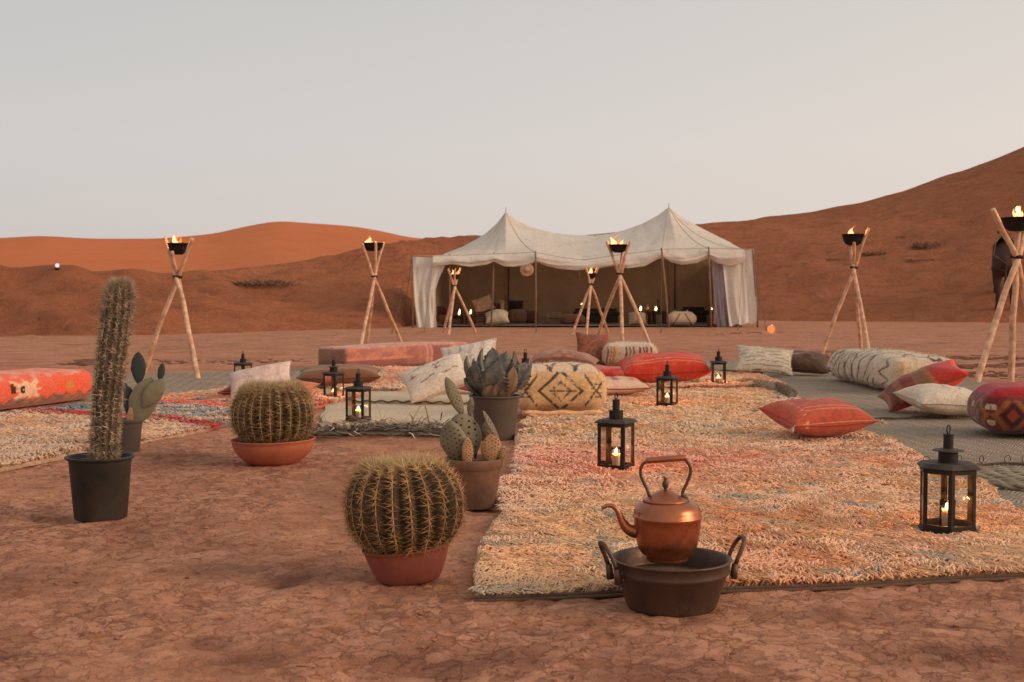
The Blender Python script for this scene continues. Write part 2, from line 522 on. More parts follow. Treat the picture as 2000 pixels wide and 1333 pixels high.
crust = np.clip((fbm(X_ * .6 + 5, Y_ * .6, 3, 31) - .47) * 5 + np.clip(X_ * .6 + .2, -.3, 1) * (Y_ < 5), 0, 1)
Z_ = Z_ - dampv * .012 * (Y_ < 9)
mb = MB(); mb.add(np.stack([X_, Y_, Z_], -1), gridq(len(xs), len(ys)), None, np.stack([dampv, crust, dampv * 0], -1).reshape(-1, 3))
g_o = mb.build('ground', M['clay'], kind='structure')

# clods and crumbs of clay lying loose on the pan
def rock_mesh(s):
    ico = []
    t = (1 + 5 ** .5) / 2
    vv = np.array([(-1, t, 0), (1, t, 0), (-1, -t, 0), (1, -t, 0), (0, -1, t), (0, 1, t), (0, -1, -t), (0, 1, -t), (t, 0, -1), (t, 0, 1), (-t, 0, -1), (-t, 0, 1)], float) / 1.9
    ff = [(0, 11, 5), (0, 5, 1), (0, 1, 7), (0, 7, 10), (0, 10, 11), (1, 5, 9), (5, 11, 4), (11, 10, 2), (10, 7, 6), (7, 1, 8), (3, 9, 4), (3, 4, 2), (3, 2, 6), (3, 6, 8), (3, 8, 9), (4, 9, 5), (2, 4, 11), (6, 2, 10), (8, 6, 7), (9, 8, 1)]
    return vv, ff
mb = MB()
vv, ff = rock_mesh(0)
for k in range(750):
    Y = 3.5 + 14 * random.random() ** 1.8
    X = (random.random() * 1.1 - .55) * Y
    if X > -.5 and Y > 4.1 : continue
    s = random.choice([.002, .003, .0035, .0045, .007]) * (1 + Y * .06)
    w = vv * (1 + rng.normal(0, .15, (12, 1))) * s * np.array([1.3, 1, .6])
    z = float(ground_z(np.array([X]), np.array([Y]))[0])
    mb.add(xf(w, (X, Y, z + s * .2), (0, 0, random.random() * 6)), None, ff)
mb.build('clay_crumbs', simple('clay_crumb', A(168, 108, 84), .95, var=.3, vs=3), kind='stuff', smooth=False)['label'] = 'loose crumbs of dry red clay scattered on the ground'

# ------------------------------------------------------------------ dunes
def dune(name, pxs, base, ridge_px, ridge_Y, mat, prof, lump, kind='structure', seed=5, nt_=70, back=60):
    cols = np.arange(-1600, 3601, 16.0)
    bY = np.interp(cols, pxs, base)
    rp = np.interp(cols, [a for a, _ in ridge_px], [b_ for _, b_ in ridge_px])
    # gentle smoothing of the ridge line
    k = np.array([1, 2, 3, 2, 1]) / 9; rp = np.convolve(np.pad(rp, 2, 'edge'), k, 'valid')
    rY = np.interp(cols, [a for a, _ in ridge_Y], [b_ for _, b_ in ridge_Y])
    rz = CAMH + (HOR - rp) / FPX * rY
    t = np.concatenate([np.linspace(0, 1, nt_), 1 + np.linspace(.04, 1, 14)])
    T, Cc = np.meshgrid(t, np.arange(len(cols)))
    Yv = bY[:, None] + (rY - bY)[:, None] * np.minimum(T, 1) + back * np.maximum(T - 1, 0)
    tt = np.minimum(T, 1)
    s = prof(tt)
    Z = -.25 + (rz[:, None] + .25) * s
    Z = Z - np.maximum(T - 1, 0) * (rz[:, None] * 1.1)
    X = (cols[:, None] - CX) / FPX * Yv
    w = np.clip(tt * 6, 0, 1) * np.clip((1.0 - tt) * 5, .0, 1)
    Z = Z + (lump(X, Yv) * w)
    mb = MB(); mb.add(np.stack([X, Yv, Z], -1), gridq(len(cols), len(t)))
    return mb.build(name, mat, kind=kind)
def lump_front(X, Y):
    a = (fbm(X * .12, Y * .12, 4, 11) - .5) * .8
    a += (fbm(X * .7, Y * .7, 4, 21) - .5) * .45
    a += .05 * np.sin(Y * 3.2 + 3 * vn(X * .3, Y * .3, 8))
    # slumped gullies running down the face on the left
    gl = np.exp(-((X + 13.5) / 5.0) ** 2)
    a += gl * .16 * np.sin((X * 1.1 + Y * .85 + 2 * vn(X * .4, Y * .4, 3)) * 1.7)
    return a
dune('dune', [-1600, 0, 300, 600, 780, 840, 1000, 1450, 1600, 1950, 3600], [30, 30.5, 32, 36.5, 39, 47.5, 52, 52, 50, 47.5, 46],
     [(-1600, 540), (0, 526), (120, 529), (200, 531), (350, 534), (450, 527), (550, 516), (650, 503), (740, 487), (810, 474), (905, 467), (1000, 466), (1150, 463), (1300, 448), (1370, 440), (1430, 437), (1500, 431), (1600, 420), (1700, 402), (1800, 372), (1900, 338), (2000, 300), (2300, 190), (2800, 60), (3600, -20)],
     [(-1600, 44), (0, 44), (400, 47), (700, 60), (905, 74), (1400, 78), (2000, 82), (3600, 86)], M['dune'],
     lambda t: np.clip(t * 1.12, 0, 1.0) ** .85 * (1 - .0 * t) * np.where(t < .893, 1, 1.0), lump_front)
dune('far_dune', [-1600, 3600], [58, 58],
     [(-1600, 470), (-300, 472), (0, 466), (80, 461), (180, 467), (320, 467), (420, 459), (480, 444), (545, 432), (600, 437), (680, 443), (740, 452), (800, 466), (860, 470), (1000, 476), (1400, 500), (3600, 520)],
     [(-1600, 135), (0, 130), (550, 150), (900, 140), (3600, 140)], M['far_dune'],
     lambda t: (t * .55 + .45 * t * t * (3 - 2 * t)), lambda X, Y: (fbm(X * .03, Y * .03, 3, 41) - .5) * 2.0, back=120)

# scrub on the dunes
def bush_leaves(mb, c, r, h, nb, col, seed=0):
    rr = np.random.default_rng(seed)
    for k in range(nb):
        a = rr.random() * 6.28; d = rr.random() ** .5
        p = Vector((c[0] + math.cos(a) * r * d, c[1] + math.sin(a) * r * d * .6, c[2]))
        q = p + Vector((rr.normal(0, .25) * r, rr.normal(0, .2) * r, h * (.25 + rr.random() * .45)))
        v_, q_, t_ = tube([p, (p + q) / 2 + Vector((rr.normal(0, .03), 0, .02)), q], [.025, .02, .004], 3, False)
        mb.add(v_, q_, None, np.array(col) * (.7 + rr.random() * .6))
SHR = [((520, 556), 38, 'dark scrub bush on the low dune face left of the tent'),
       ((1712, 497), 62, 'low dark scrub patch on the right dune below two smaller ones'),
       ((1814, 483), 64, 'round dark scrub clump on the right dune, the largest there'),
       ((1800, 508), 60, 'faint brown scrub patch just under the round clump on the right dune'),
       ((1761, 464), 66, 'small scrub tuft high on the right dune'),
       ((1633, 507), 60, 'tiny scrub tuft low on the right dune beside the torch')]
DUNE = [o for o in COL.objects if o.name == 'dune'][0]
bpy.context.view_layer.update()
def hit_dune(px, py):
    d = ray(px, py).normalized()
    ok, loc, nrm, idx = DUNE.ray_cast(Vector((0, 0, CAMH)), d)
    return loc if ok else W(px, py, 55)
for k, ((px, py), Y, lab) in enumerate(SHR):
    p = hit_dune(px, py)
    mb = MB()
    bush_leaves(mb, (0, 0, -.05), [1.1, .75, .8, .8, .35, .4][k], [.35, .3, .5, .16, .22, .2][k], [160, 110, 130, 60, 40, 40][k], A(124, 88, 62), k)
    o = mb.build('scrub_bush', M['fabric'], loc=p)
    tag(o, lab, 'bush', 'scrub on the dunes')
# ------------------------------------------------------------------ the tent
YF, YM, YB = 40.6, 43.3, 46.0
TX0, TX1 = W(845, 500, YF).x, W(1453, 500, YF).x
tent = empty('marquee_tent', ((TX0 + TX1) / 2, YF, 0), 'large cream canvas marquee with two pointed peaks and open front', 'tent')
TL = tent.location
def TB(mb, name, mat, smooth=True, lab=None):
    for i in range(len(mb.v)): mb.v[i] = mb.v[i] - np.array(TL)
    o = mb.build(name, mat, tent, smooth=smooth)
    if lab: o['label'] = lab
    return o
ridge = [(845, 501), (870, 495), (900, 484), (930, 468), (950, 455), (970, 437), (988, 414), (1000, 424), (1015, 434), (1040, 445), (1080, 455), (1120, 460), (1160, 460), (1190, 457), (1220, 450), (1255, 437), (1285, 421), (1306, 405), (1325, 420), (1355, 438), (1390, 456), (1425, 473), (1453, 488)]
RX = np.array([W(a, b_, YM).x for a, b_ in ridge]); RZ = np.array([W(a, b_, YM).z for a, b_ in ridge])
RX[0], RX[-1] = TX0, TX1
eave = [(845, 501), (878, 500), (965, 497), (1046, 494), (1100, 504), (1140, 509), (1200, 500), (1292, 488), (1384, 486), (1453, 488)]
EX = np.array([W(a, b_, YF).x for a, b_ in eave]); EZ = np.array([W(a, b_, YF).z for a, b_ in eave])
RZ[0], RZ[-1] = EZ[0], EZ[-1]
def ez(x): return np.interp(x, EX, EZ)
PK = [(RX[6], RZ[6]), (RX[17], RZ[17])]
def roof(x, v):
    """v 0 = front eave, 1 = ridge"""
    rz = np.interp(x, RX, RZ); e_ = ez(x)
    a = np.abs(v)
    y = YF + (YM - YF) * a
    dpk = np.minimum(np.hypot((x - PK[0][0]), (y - YM)), np.hypot((x - PK[1][0]), (y - YM)))
    z = e_ + (rz - e_) * a ** 1.22
    # radial pull creases from the poles
    for pk in PK:
        th = np.arctan2(y - YM - .001, x - pk[0]); r = np.hypot(x - pk[0], y - YM)
        z = z + .05 * (vn(th * 7, r * .3, 5) - .5) * np.clip(r, 0, 1.5) * np.clip(1 - a, 0, 1) * np.exp(-r / 4)
    return z
xsr = np.unique(np.concatenate([np.linspace(TX0, TX1, 170), RX]))
vs = np.concatenate([np.linspace(0, 1, 40), 2 - np.linspace(1, 0, 26)[1:]])
Xr, Vr = np.meshgrid(xsr, vs, indexing='ij')
aa = np.where(Vr <= 1, Vr, 2 - Vr)
Yr = np.where(Vr <= 1, YF + (YM - YF) * Vr, YM + (YB - YM) * (Vr - 1))
Zr = roof(Xr, aa)
mb = MB(); mb.add(np.stack([Xr, Yr, Zr], -1), gridq(len(xsr), len(vs)))
TB(mb, 'roof', M['canvas'])
# seams from the peaks down to the poles, ridge spikes
for (pkx, pkz), tgts in zip(PK, [(EX[0] + .05, EX[2], EX[3], TX0 + 1.2), (EX[7], EX[8], EX[9] - .05)]):
    for tx in tgts:
        pts = []
        for k in range(25):
            f = k / 24
            x = pkx + (tx - pkx) * f; v_ = 1 - f
            pts.append((x, YF + (YM - YF) * v_, float(roof(np.array([x]), np.array([v_]))[0]) + .012))
        mb = MB(); v_, q_, t_ = tube(pts, .009, 5); mb.add(v_, q_, t_)
        TB(mb, 'seam', M.get('seam') or M.setdefault('seam', simple('seam_tape', A(218, 202, 186), .9)))
    mb = MB(); v_, q_, t_ = tube([(pkx, YM, pkz - .3), (pkx, YM, pkz + .16)], [.03, .012], 6); mb.add(v_, q_, t_)
    TB(mb, 'finial', M['pole'])
# eave rope
mb = MB(); v_, q_, t_ = tube([(x, YF - .02, float(ez(x)) + .01) for x in np.linspace(TX0 - .65, TX1 + .3, 60)], .012, 5); mb.add(v_, q_, t_)
TB(mb, 'eave_rope', M['eave'] if 'eave' in M else M.setdefault('eave', simple('eave_cord', A(196, 176, 156), .9)))
# valance
vb_ = [(845, 520), (884, 516), (918, 521), (950, 517), (965, 511), (985, 520), (1003, 521), (1030, 519), (1046, 511), (1070, 520), (1090, 525), (1126, 528), (1162, 525), (1200, 519), (1226, 524), (1259, 520), (1280, 508), (1292, 502), (1310, 512), (1331, 517), (1360, 514), (1384, 503), (1400, 514), (1425, 519), (1453, 512)]
VX = np.array([W(a, b_, YF).x for a, b_ in vb_]); VZ = np.array([W(a, b_, YF).z for a, b_ in vb_])
xsv = np.linspace(TX0, TX1, 260); tv = np.linspace(0, 1, 16)
Xv, Tv = np.meshgrid(xsv, tv, indexing='ij')
zb = np.interp(Xv, VX, VZ)
Zv = ez(Xv) + (zb - ez(Xv)) * Tv
Yv = YF - .03 - .17 * np.sin(Tv * 2.6) * (1 + .5 * (vn(Xv * 2.2, Tv * 2, 6) - .5)) + .10 * (vn(Xv * 1.5 + 8 * Tv, Tv * 5, 3) - .5) * Tv
mb = MB(); mb.add(np.stack([Xv, Yv, Zv], -1), gridq(len(xsv), len(tv)))
# turned-under hem
Yh = Yv[:, -1:] + .12 * np.linspace(0, 1, 4)[None]; Zh = Zv[:, -1:] + np.array([0, -.015, 0, .06])[None]
mb.add(np.stack([np.repeat(Xv[:, -1:], 4, 1), Yh, Zh], -1), gridq(len(xsv), 4))
TB(mb, 'valance', M['canvas'])
# front poles
for (ax, ay), (bx, by), r, Yp in [((805, 500), (806, 641), .03, YF), ((878, 500), (878, 641), .025, YF + .05), ((965, 497), (959, 641), .03, YF + .05), ((1046, 494), (1046, 643), .03, YF - .25),
                              ((1292, 488), (1306, 641), .034, YF - .25), ((1384, 486), (1389, 640), .03, YF - .2), ((1470, 487), (1480, 637), .03, YF)]:
    p0, p1 = W(ax, ay, Yp), W(bx, by, Yp); p1.z = -.05
    mb = MB(); v_, q_, t_ = tube([p0 + Vector((0, 0, .06)), (p0 + p1) / 2 + Vector((.01, 0, 0)), p1], [r * .8, r, r], 8); mb.add(v_, q_, t_)
    TB(mb, 'pole', M['tent_pole'] if 'tent_pole' in M else M.setdefault('tent_pole', simple('weathered_pole', A(142, 112, 88), .8, 0, .3, 4)))
# inner king poles
for x in (PK[0][0], PK[1][0]):
    mb = MB(); v_, q_, t_ = tube([(x, YM, -.05), (x, YM, (PK[0][1] if x < 2 else PK[1][1]) - .05)], .05, 8); mb.add(v_, q_, t_)
    TB(mb, 'king_pole', M['tent_pole'])
# guy ropes
for a, b_ in [((805, 500, YF), (765, 652, 37)), ((1470, 488, YF), (1484, 600, YF + .4)), ((1470, 488, YF), (1496, 646, 38.5)), ((805, 500, YF), (786, 636, YF + 2.5))]:
    p0, p1 = W(*a), W(*b_)
    if b_[1] > 640: p1 = G(b_[0], b_[1])
    mb = MB(); v_, q_, t_ = tube([p0, p1], .007, 4); mb.add(v_, q_, t_)
    TB(mb, 'guy_rope', M['rope'])
for px_, py_ in ((765, 652), (1496, 646), (828, 650), (1440, 646), (1290, 650), (1046, 650)):
    g_ = G(px_, py_)
    mb = MB(); v_, q_, t_ = tube([g_ + Vector((0, 0, -.05)), g_ + Vector((.03, -.05, .14))], [.014, .018], 6); mb.add(v_, q_, t_)
    TB(mb, 'peg', M['tent_pole'])
for px_, py_, ex_, ey_ in ((828, 650, 846, 501), (1440, 646, 1452, 489), (1290, 650, 1292, 488), (1046, 650, 1046, 494)):
    mb = MB(); v_, q_, t_ = tube([W(ex_, ey_, YF - .1), G(px_, py_) + Vector((.02, -.03, .1))], .005, 4); mb.add(v_, q_, t_)
    TB(mb, 'guy_rope', M['rope'])
# walls
def cloth(px_l, px_r, ytop, ybot, Yd, name, mat, pleat=.06, nf=5, lab=None, n_=(40, 26), ph=0.):
    U, T = np.meshgrid(np.linspace(0, 1, n_[0]), np.linspace(0, 1, n_[1]), indexing='ij')
    L = np.interp(T, *zip(*px_l)); Rr = np.interp(T, *zip(*px_r))
    PX = L + (Rr - L) * U
    yt = ytop[0] + (ytop[1] - ytop[0]) * U; yb = ybot[0] + (ybot[1] - ybot[0]) * U + 1.6 * np.sin(U * 17)
    PY = yt + (yb - yt) * T
    D = Yd + pleat * (np.sin((U * nf + ph + .9 * vn(U * 3, T * 1.6, 3)) * 2 * math.pi) * (.2 + .8 * T) + 1.6 * (vn(U * 9, T * 3, 9) - .5))
    X = (PX - CX) / FPX * Yd; Z = CAMH + (HOR - PY) / FPX * Yd
    mb = MB(); mb.add(np.stack([X, D, Z], -1), gridq(*n_))
    return TB(mb, name, mat, lab=lab)
cloth([(0, 806), (.5, 809), (1, 814)], [(0, 872), (.12, 869), (.3, 857), (.45, 851), (.8, 851), (1, 853)], (502, 505), (640, 643), YF + .1, 'front_curtain', M['canvas'], .07, 2.2, 'cream curtain gathered at the left end of the tent')
cloth([(0, 1404), (.2, 1412), (1, 1424)], [(0, 1471), (1, 1478)], (494, 488), (637, 630), YF + .05, 'front_curtain', M['canvas'], .06, 2.3, 'cream curtain hanging at the right end of the tent', ph=.3)
cloth([(0, 1388), (1, 1400)], [(0, 1414), (1, 1424)], (508, 508), (639, 638), YF + .3, 'lining_curtain', M['lavender'], .08, 2.4, 'pale lavender curtain lining beside the right curtain')
Xw, Zw = np.meshgrid(np.linspace(TX0 - .1, TX1 + .1, 130), np.linspace(-.02, 1, 14), indexing='ij')
mb = MB(); mb.add(np.stack([Xw, YB - .02 + .05 * np.sin(Xw * 5) * (1 - Zw), np.where(Zw < 0, 0, Zw) * 2.42], -1), gridq(130, 14))
TB(mb, 'back_wall', M['canvas_in'])
for x in (TX0 + .0, TX1 - .0):
    yy, zz = np.meshgrid(np.linspace(YF + .35, YB - .05, 50), np.linspace(0, 1, 10), indexing='ij')
    mb = MB(); mb.add(np.stack([x + .04 * np.sin(yy * 6), yy, zz * 2.4], -1), gridq(50, 10))
    TB(mb, 'side_wall', M['canvas_in'])
for px in (993, 1318):
    p = W(px, 600, YB - .12)
    mb = MB(); v_, q_ = box(p.x - .02, YB - .14, 0, p.x + .02, YB - .09, 2.4); mb.add(v_, q_)
    TB(mb, 'wall_seam', simple('dark_seam', A(70, 52, 42), .9), False)
# stains under the ridge on the roof cloth
# carpet
mb = MB()
Xc, Yc_ = np.meshgrid(np.linspace(TX0 + .1, TX1 - .6, 60), np.linspace(YF + .25, YB - .2, 30), indexing='ij')
cc = np.where((np.floor(Xc * 1.3) % 2 == 0)[..., None], np.array(A(92, 46, 38)), np.array(A(70, 42, 38)))
mb.add(np.stack([Xc, Yc_, .045 + .01 * vn(Xc * 3, Yc_ * 3)], -1), gridq(60, 30), None, cc.reshape(-1, 3))
o = mb.build('carpet', M['fabric']); tag(o, 'dark red carpet covering the floor inside the tent', 'carpet')

# ------------------------------------------------------------------ torches
def flame_mesh(h, r, seed=0, lean=(.3, 0)):
    rr = np.random.default_rng(seed)
    prof = [(0, 0), (.55, .08), (.95, .22), (1, .36), (.8, .52), (.5, .7), (.22, .86), (0, 1)]
    v_, q_ = lathe([(a * r, b_ * h) for a, b_ in prof], 12)
    k = v_[:, 2] / h
    v_[:, 0] += lean[0] * h * k ** 2 + .12 * h * np.sin(k * 7 + seed) * k
    v_[:, 1] += lean[1] * h * k ** 2
    return v_, q_
def point(loc, energy, col, rad, parent=None, name='flame_light'):
    ld = bpy.data.lights.new(name, 'POINT'); ld.energy = energy; ld.color = col; ld.shadow_soft_size = rad
    o = bpy.data.objects.new(name, ld); COL.objects.link(o); o.location = loc
    if parent: o.parent = parent
    return o
def smooth(pts, rad, sub=4):
    P = np.array(pts, float); r_ = np.array(rad, float); o, rr_ = [], []
    for i in range(len(P) - 1):
        p0, p1, p2, p3 = P[max(i - 1, 0)], P[i], P[i + 1], P[min(i + 2, len(P) - 1)]
        for k in range(sub):
            t = k / sub
            o.append(.5 * ((2 * p1) + (-p0 + p2) * t + (2 * p0 - 5 * p1 + 4 * p2 - p3) * t * t + (-p0 + 3 * p1 - 3 * p2 + p3) * t ** 3)); rr_.append(r_[i] * (1 - t) + r_[i + 1] * t)
    o.append(P[-1]); rr_.append(r_[-1])
    return [tuple(x) for x in o], rr_
def torch(cross, legs, rim, flames, label, rp=.032, energy=14, bowl_r=None, seed=0):
    """legs: (top px,py),(base px,py); rim: (x0,x1,y_rim,y_bottom)"""
    bases = [G(*b_) for _, b_ in legs]
    Yc = sum(b_.y for b_ in bases) / 3
    C_ = W(cross[0], cross[1], Yc)
    cen = Vector((C_.x, Yc, 0))
    t = empty('fire_torch', cen, label, 'torch', 'pole torches round the seating area')
    bx0, bx1, byr, byb = rim
    Pr = W((bx0 + bx1) / 2, byr, Yc); Pb = W((bx0 + bx1) / 2, byb, Yc)
    rb = (bx1 - bx0) / 2 / FPX * Yc; hb = Pr.z - Pb.z
    for k, ((tx, ty), _) in enumerate(legs):
        b_ = bases[k]
        yoff = (b_.y - Yc)
        kk = .45
        Yt = Yc - max(-.22, min(.22, yoff)) * 1.0
        off = Vector(((-1, 0, 1)[k] * rp * .55, (-.8, .9, -.5)[k] * rp, 0))
        tp = W(tx, ty, Yt)
        top_m = tp.lerp(C_, .5) + Vector((random.uniform(-1, 1) * .012, 0, 0))
        bot_m = C_.lerp(b_, .5) + Vector((random.uniform(-1, 1) * .014, 0, 0))
        path = [tp, top_m, C_ + off, C_.lerp(b_, .25) + Vector((random.uniform(-1, 1) * .012, 0, 0)), bot_m, C_.lerp(b_, .77), b_ + Vector((0, 0, -.03))]
        path2, rad2 = smooth(path, [rp * .82, rp * .88, rp * .95, rp, rp * 1.06, rp * 1.05, rp * 1.1], 6)
        for i_ in range(1, len(path2) - 1):
            rad2[i_] *= random.choice([1, 1, 1, 1.0, 1.04]) * random.uniform(.985, 1.015)
            path2[i_] = tuple(np.array(path2[i_]) + rng.normal(0, rp * .012, 3))
        v_, q_, t_ = tube(path2, rad2, 10)
        mb = MB(); mb.add(v_ - np.array(cen), q_, t_)
        mb.build('pole', M['pole'], t)
    v_, q_ = lathe([(rp * 1.9, -.022), (rp * 2.15, -.012), (rp * 2.15, .012), (rp * 1.9, .022)], 16)
    mb = MB(); mb.add(xf(v_, C_ - cen + Vector((0, 0, 0)), (.06, .05, 0), (1.0, .95, 1)), q_)
    mb.build('binding', M['tie'], t)
    prof = [(0, -hb), (.45 * rb, -hb * .99), (.72 * rb, -hb * .8), (.9 * rb, -hb * .45), (rb, 0), (rb * 1.04, .0), (rb * 1.03, .012), (rb * .97, .01), (rb * .86, -hb * .42), (rb * .66, -hb * .72), (0, -hb * .85)]
    v_, q_ = lathe(prof, 28)
    mb = MB(); mb.add(xf(v_, Pr - cen), q_); bw = mb.build('fire_bowl', M['bowl'], t)
    for j, (fx, fy0, fy1, w) in enumerate(flames):
        p0, p1 = W(fx, fy0, Yc), W(fx, fy1, Yc)
        v_, q_ = flame_mesh(p1.z - p0.z, w / FPX * Yc / 2, seed + j * 3, (.25 - .5 * ((seed + j) % 2), 0))
        mb = MB(); mb.add(xf(v_, p0 - cen), q_); mb.build('flame', M['flame_core'], t)
        v_, q_ = flame_mesh((p1.z - p0.z) * .9, w / FPX * Yc / 2 * .7, seed + j * 3 + 9, (-.3 + .6 * ((seed + j) % 2), 0))
        mb = MB(); mb.add(xf(v_, p0 - cen + Vector((w / FPX * Yc * .5, .02, -.01))), q_); mb.build('flame', M['flame'], t)
    fx, fy0, fy1, w = flames[0]; p0, p1 = W(fx, fy0, Yc), W(fx, fy1, Yc)
    v_, q_ = flame_mesh((p1.z - p0.z) * 1.35, w / FPX * Yc * .2, seed + 21, (.5, 0))
    mb = MB(); mb.add(xf(v_, p0 - cen + Vector((-w / FPX * Yc * .25, .03, 0))), q_); mb.build('flame', M['flame'], t)
    point(Pr - cen + Vector((0, 0, .11)), energy * 1.3, (1, .42, .14), .06, t)
    return t
torch((347, 541), [((322, 465), (388, 741)), ((336, 492), (382, 723)), ((376, 466), (281, 728))], (328, 367, 477, 498), [(343, 480, 459, 11)], 'torch of three crossed poles at the far left behind the prickly pear', .030, 12, seed=1)
torch((731, 540), [((707, 476), (789, 681)), ((734, 473), (716, 681)), ((750, 474), (702, 690))], (707, 749, 476, 491), [(719, 479, 464, 14)], 'torch standing behind the long pink kilim mattress', .031, 12, seed=2)
torch((888, 558), [((875, 526), (930, 651)), ((888, 528), (866, 651)), ((899, 524), (876, 655))], (877, 898, 537, 547), [(887, 541, 527, 9)], 'small torch in front of the left half of the tent', .034, 9, seed=3)
torch((1154, 555), [((1143, 522), (1188, 651)), ((1155, 524), (1145, 658)), ((1169, 520), (1117, 654))], (1144, 1166, 535, 545), [(1152, 539, 524, 9)], 'small torch in front of the middle of the tent', .033, 9, seed=4)
torch((1211, 535), [((1185, 473), (1270, 673)), ((1216, 474), (1216, 677)), ((1231, 471), (1163, 668))], (1190, 1226, 479, 494), [(1199, 482, 463, 12), (1213, 481, 468, 6)], 'torch rising behind the striped pouf in front of the tent middle', .037, 12, seed=5)
torch((1668, 523), [((1656, 457), (1700, 703)), ((1668, 474), (1683, 694)), ((1697, 446), (1603, 697))], (1645, 1687, 459, 480), [(1661, 463, 445, 11)], 'torch behind the long cream pouf, on the right', .031, 12, seed=6)
torch((1986, 502), [((1939, 409), (2038, 742)), ((1989, 404), (1974, 748)), ((2010, 430), (1905, 753))], (1957, 2016, 427, 452), [(1983, 430, 407, 6), (1993, 430, 412, 8)], 'torch at the right edge of the photo, the largest in view', .036, 12, seed=7)

# ------------------------------------------------------------------ lanterns
def prism(ns, r0, r1, z0, z1, rot=0., cap=True):
    a = np.arange(ns) * 2 * math.pi / ns + rot
    v0 = np.stack([np.cos(a) * r0, np.sin(a) * r0, np.full(ns, z0)], -1)
    v1 = np.stack([np.cos(a) * r1, np.sin(a) * r1, np.full(ns, z1)], -1)
    v_ = np.concatenate([v0, v1, [[0, 0, z0], [0, 0, z1]]])
    q_ = [(k, (k + 1) % ns, ns + (k + 1) % ns, ns + k) for k in range(ns)]
    t_ = []
    if cap: t_ = [(2 * ns, (k + 1) % ns, k) for k in range(ns)] + [(2 * ns + 1, ns + k, ns + (k + 1) % ns) for k in range(ns)]
    return v_, q_, t_
def lantern(ns, R_, label, disk=False, wide_roof=1.17, post=.013):
    t = empty('candle_lantern', (0, 0, 0), label, 'lantern', 'iron candle lanterns standing among the rugs')
    rot = math.pi / ns
    H = .275
    def P(name, parts, mat, par=t, smooth=False):
        mb = MB()
        for p in parts: mb.add(*p)
        return mb.build(name, mat, par, smooth=smooth)
    def ring_frame(z0, z1, ri, ro):
        a = np.arange(ns) * 2 * math.pi / ns + rot
        rr = [(ro, z0), (ro, z1), (ri, z1), (ri, z0)]
        v_ = np.array([[math.cos(x) * r, math.sin(x) * r, z] for x in a for r, z in rr])
        q_ = [(i * 4 + k, ((i + 1) % ns) * 4 + k, ((i + 1) % ns) * 4 + (k + 1) % 4, i * 4 + (k + 1) % 4) for i in range(ns) for k in range(4)]
        return v_, q_
    P('base', [prism(ns, R_ * 1.05, R_ * 1.05, 0, .010, rot)], M['iron'])
    P('bottom_rail', [ring_frame(.010, .034, R_ * .9, R_ * 1.0)], M['iron'])
    P('top_rail', [ring_frame(H - .022, H, R_ * .9, R_ * .995)], M['iron'])
    for k in range(ns):
        a = rot + k * 2 * math.pi / ns
        mb = MB()
        for s in (-1, 1):            # L-shaped corner post: two plates along the sides
            d = a + s * (math.pi / 2 + math.pi / ns)
            e1 = np.array([math.cos(d), math.sin(d)]); nrm = np.array([math.cos(a), math.sin(a)])
            c0 = nrm * R_ * .985; c1 = c0 + e1 * post * 1.5
            th = nrm * -.0025
            v_ = [(*(c0), .034), (*(c1), .034), (*(c1 + th), .034), (*(c0 + th), .034)]
            v_ += [(x, y, H - .022) for x, y, z in v_]
            mb.add(v_, [(0, 1, 5, 4), (1, 2, 6, 5), (2, 3, 7, 6), (3, 0, 4, 7), (0, 3, 2, 1), (4, 5, 6, 7)])
        mb.build('corner_post', M['iron'], t, smooth=False)
    for k in range(ns):
        a = rot + (k + .5) * 2 * math.pi / ns
        ap = R_ * math.cos(math.pi / ns) * .95; hw = R_ * math.sin(math.pi / ns) * .9
        c0 = np.array([math.cos(a), math.sin(a)]) * ap; e1 = np.array([-math.sin(a), math.cos(a)]) * hw
        v_ = [(*(c0 - e1), .03), (*(c0 + e1), .03), (*(c0 + e1), H - .015), (*(c0 - e1), H - .015)]
        P('glass_pane', [(v_, [(0, 1, 2, 3)])], M['glass'])
    P('roof', [prism(ns, R_ * wide_roof, R_ * wide_roof, H, H + .004, rot), prism(ns, R_ * wide_roof, R_ * .93, H + .004, H + .02, rot)], M['iron_roof'])
    z = H + .02
    def cyl(r0, r1, a_, b_, nn=24):
        return prism(nn, r0, r1, a_, b_)
    P('chimney_base', [cyl(.041, .041, z, z + .048), cyl(.043, .043, z + .044, z + .05)], M['iron'], smooth=False)
    z += .05
    if disk:
        P('chimney_disk', [cyl(.066, .064, z, z + .004), cyl(.064, .03, z + .004, z + .010)], M['iron_roof']); z += .009
    P('chimney', [cyl(.021, .021, z, z + .062), cyl(.023, .023, z + .057, z + .063)], M['iron'])
    z += .063
    a = np.linspace(0, 2 * math.pi, 21)
    v_, q_, t_ = tube([(.017 * math.cos(x), 0, z + .019 + .019 * math.sin(x)) for x in a], .0032, 6)
    P('ring', [(v_, q_, t_)], M['iron'], smooth=True)
    # candle
    v_, q_ = lathe([(0, .012), (.024, .012), (.026, .016), (.0275, .085), (.026, .092), (.022, .090), (.02, .086), (0, .083)], 20)
    cn = P('candle', [(v_, q_)], M['wax'], smooth=True)
    v_, q_ = lathe([(.030, .012), (.032, .03), (.033, .105), (.034, .13), (.0325, .13), (.0315, .105), (.0305, .03), (.03, .014)], 24)
    P('glass_cup', [(v_, q_)], M['glass'], smooth=True)
    v_, q_ = flame_mesh(.040, .0095, 2, (.1, 0))
    mb = MB(); mb.add(xf(v_, (0, 0, .090)), q_); mb.build('flame', M['candle_flame'], cn)
    point((0, 0, .112), 6.0, (1, .33, .08), .012, t)
    return t
ZR = .038     # lanterns on the deep rug stand on its pressed pile
sq = lantern(4, .118, 'black square candle lantern on the shaggy rug just behind the kettle')
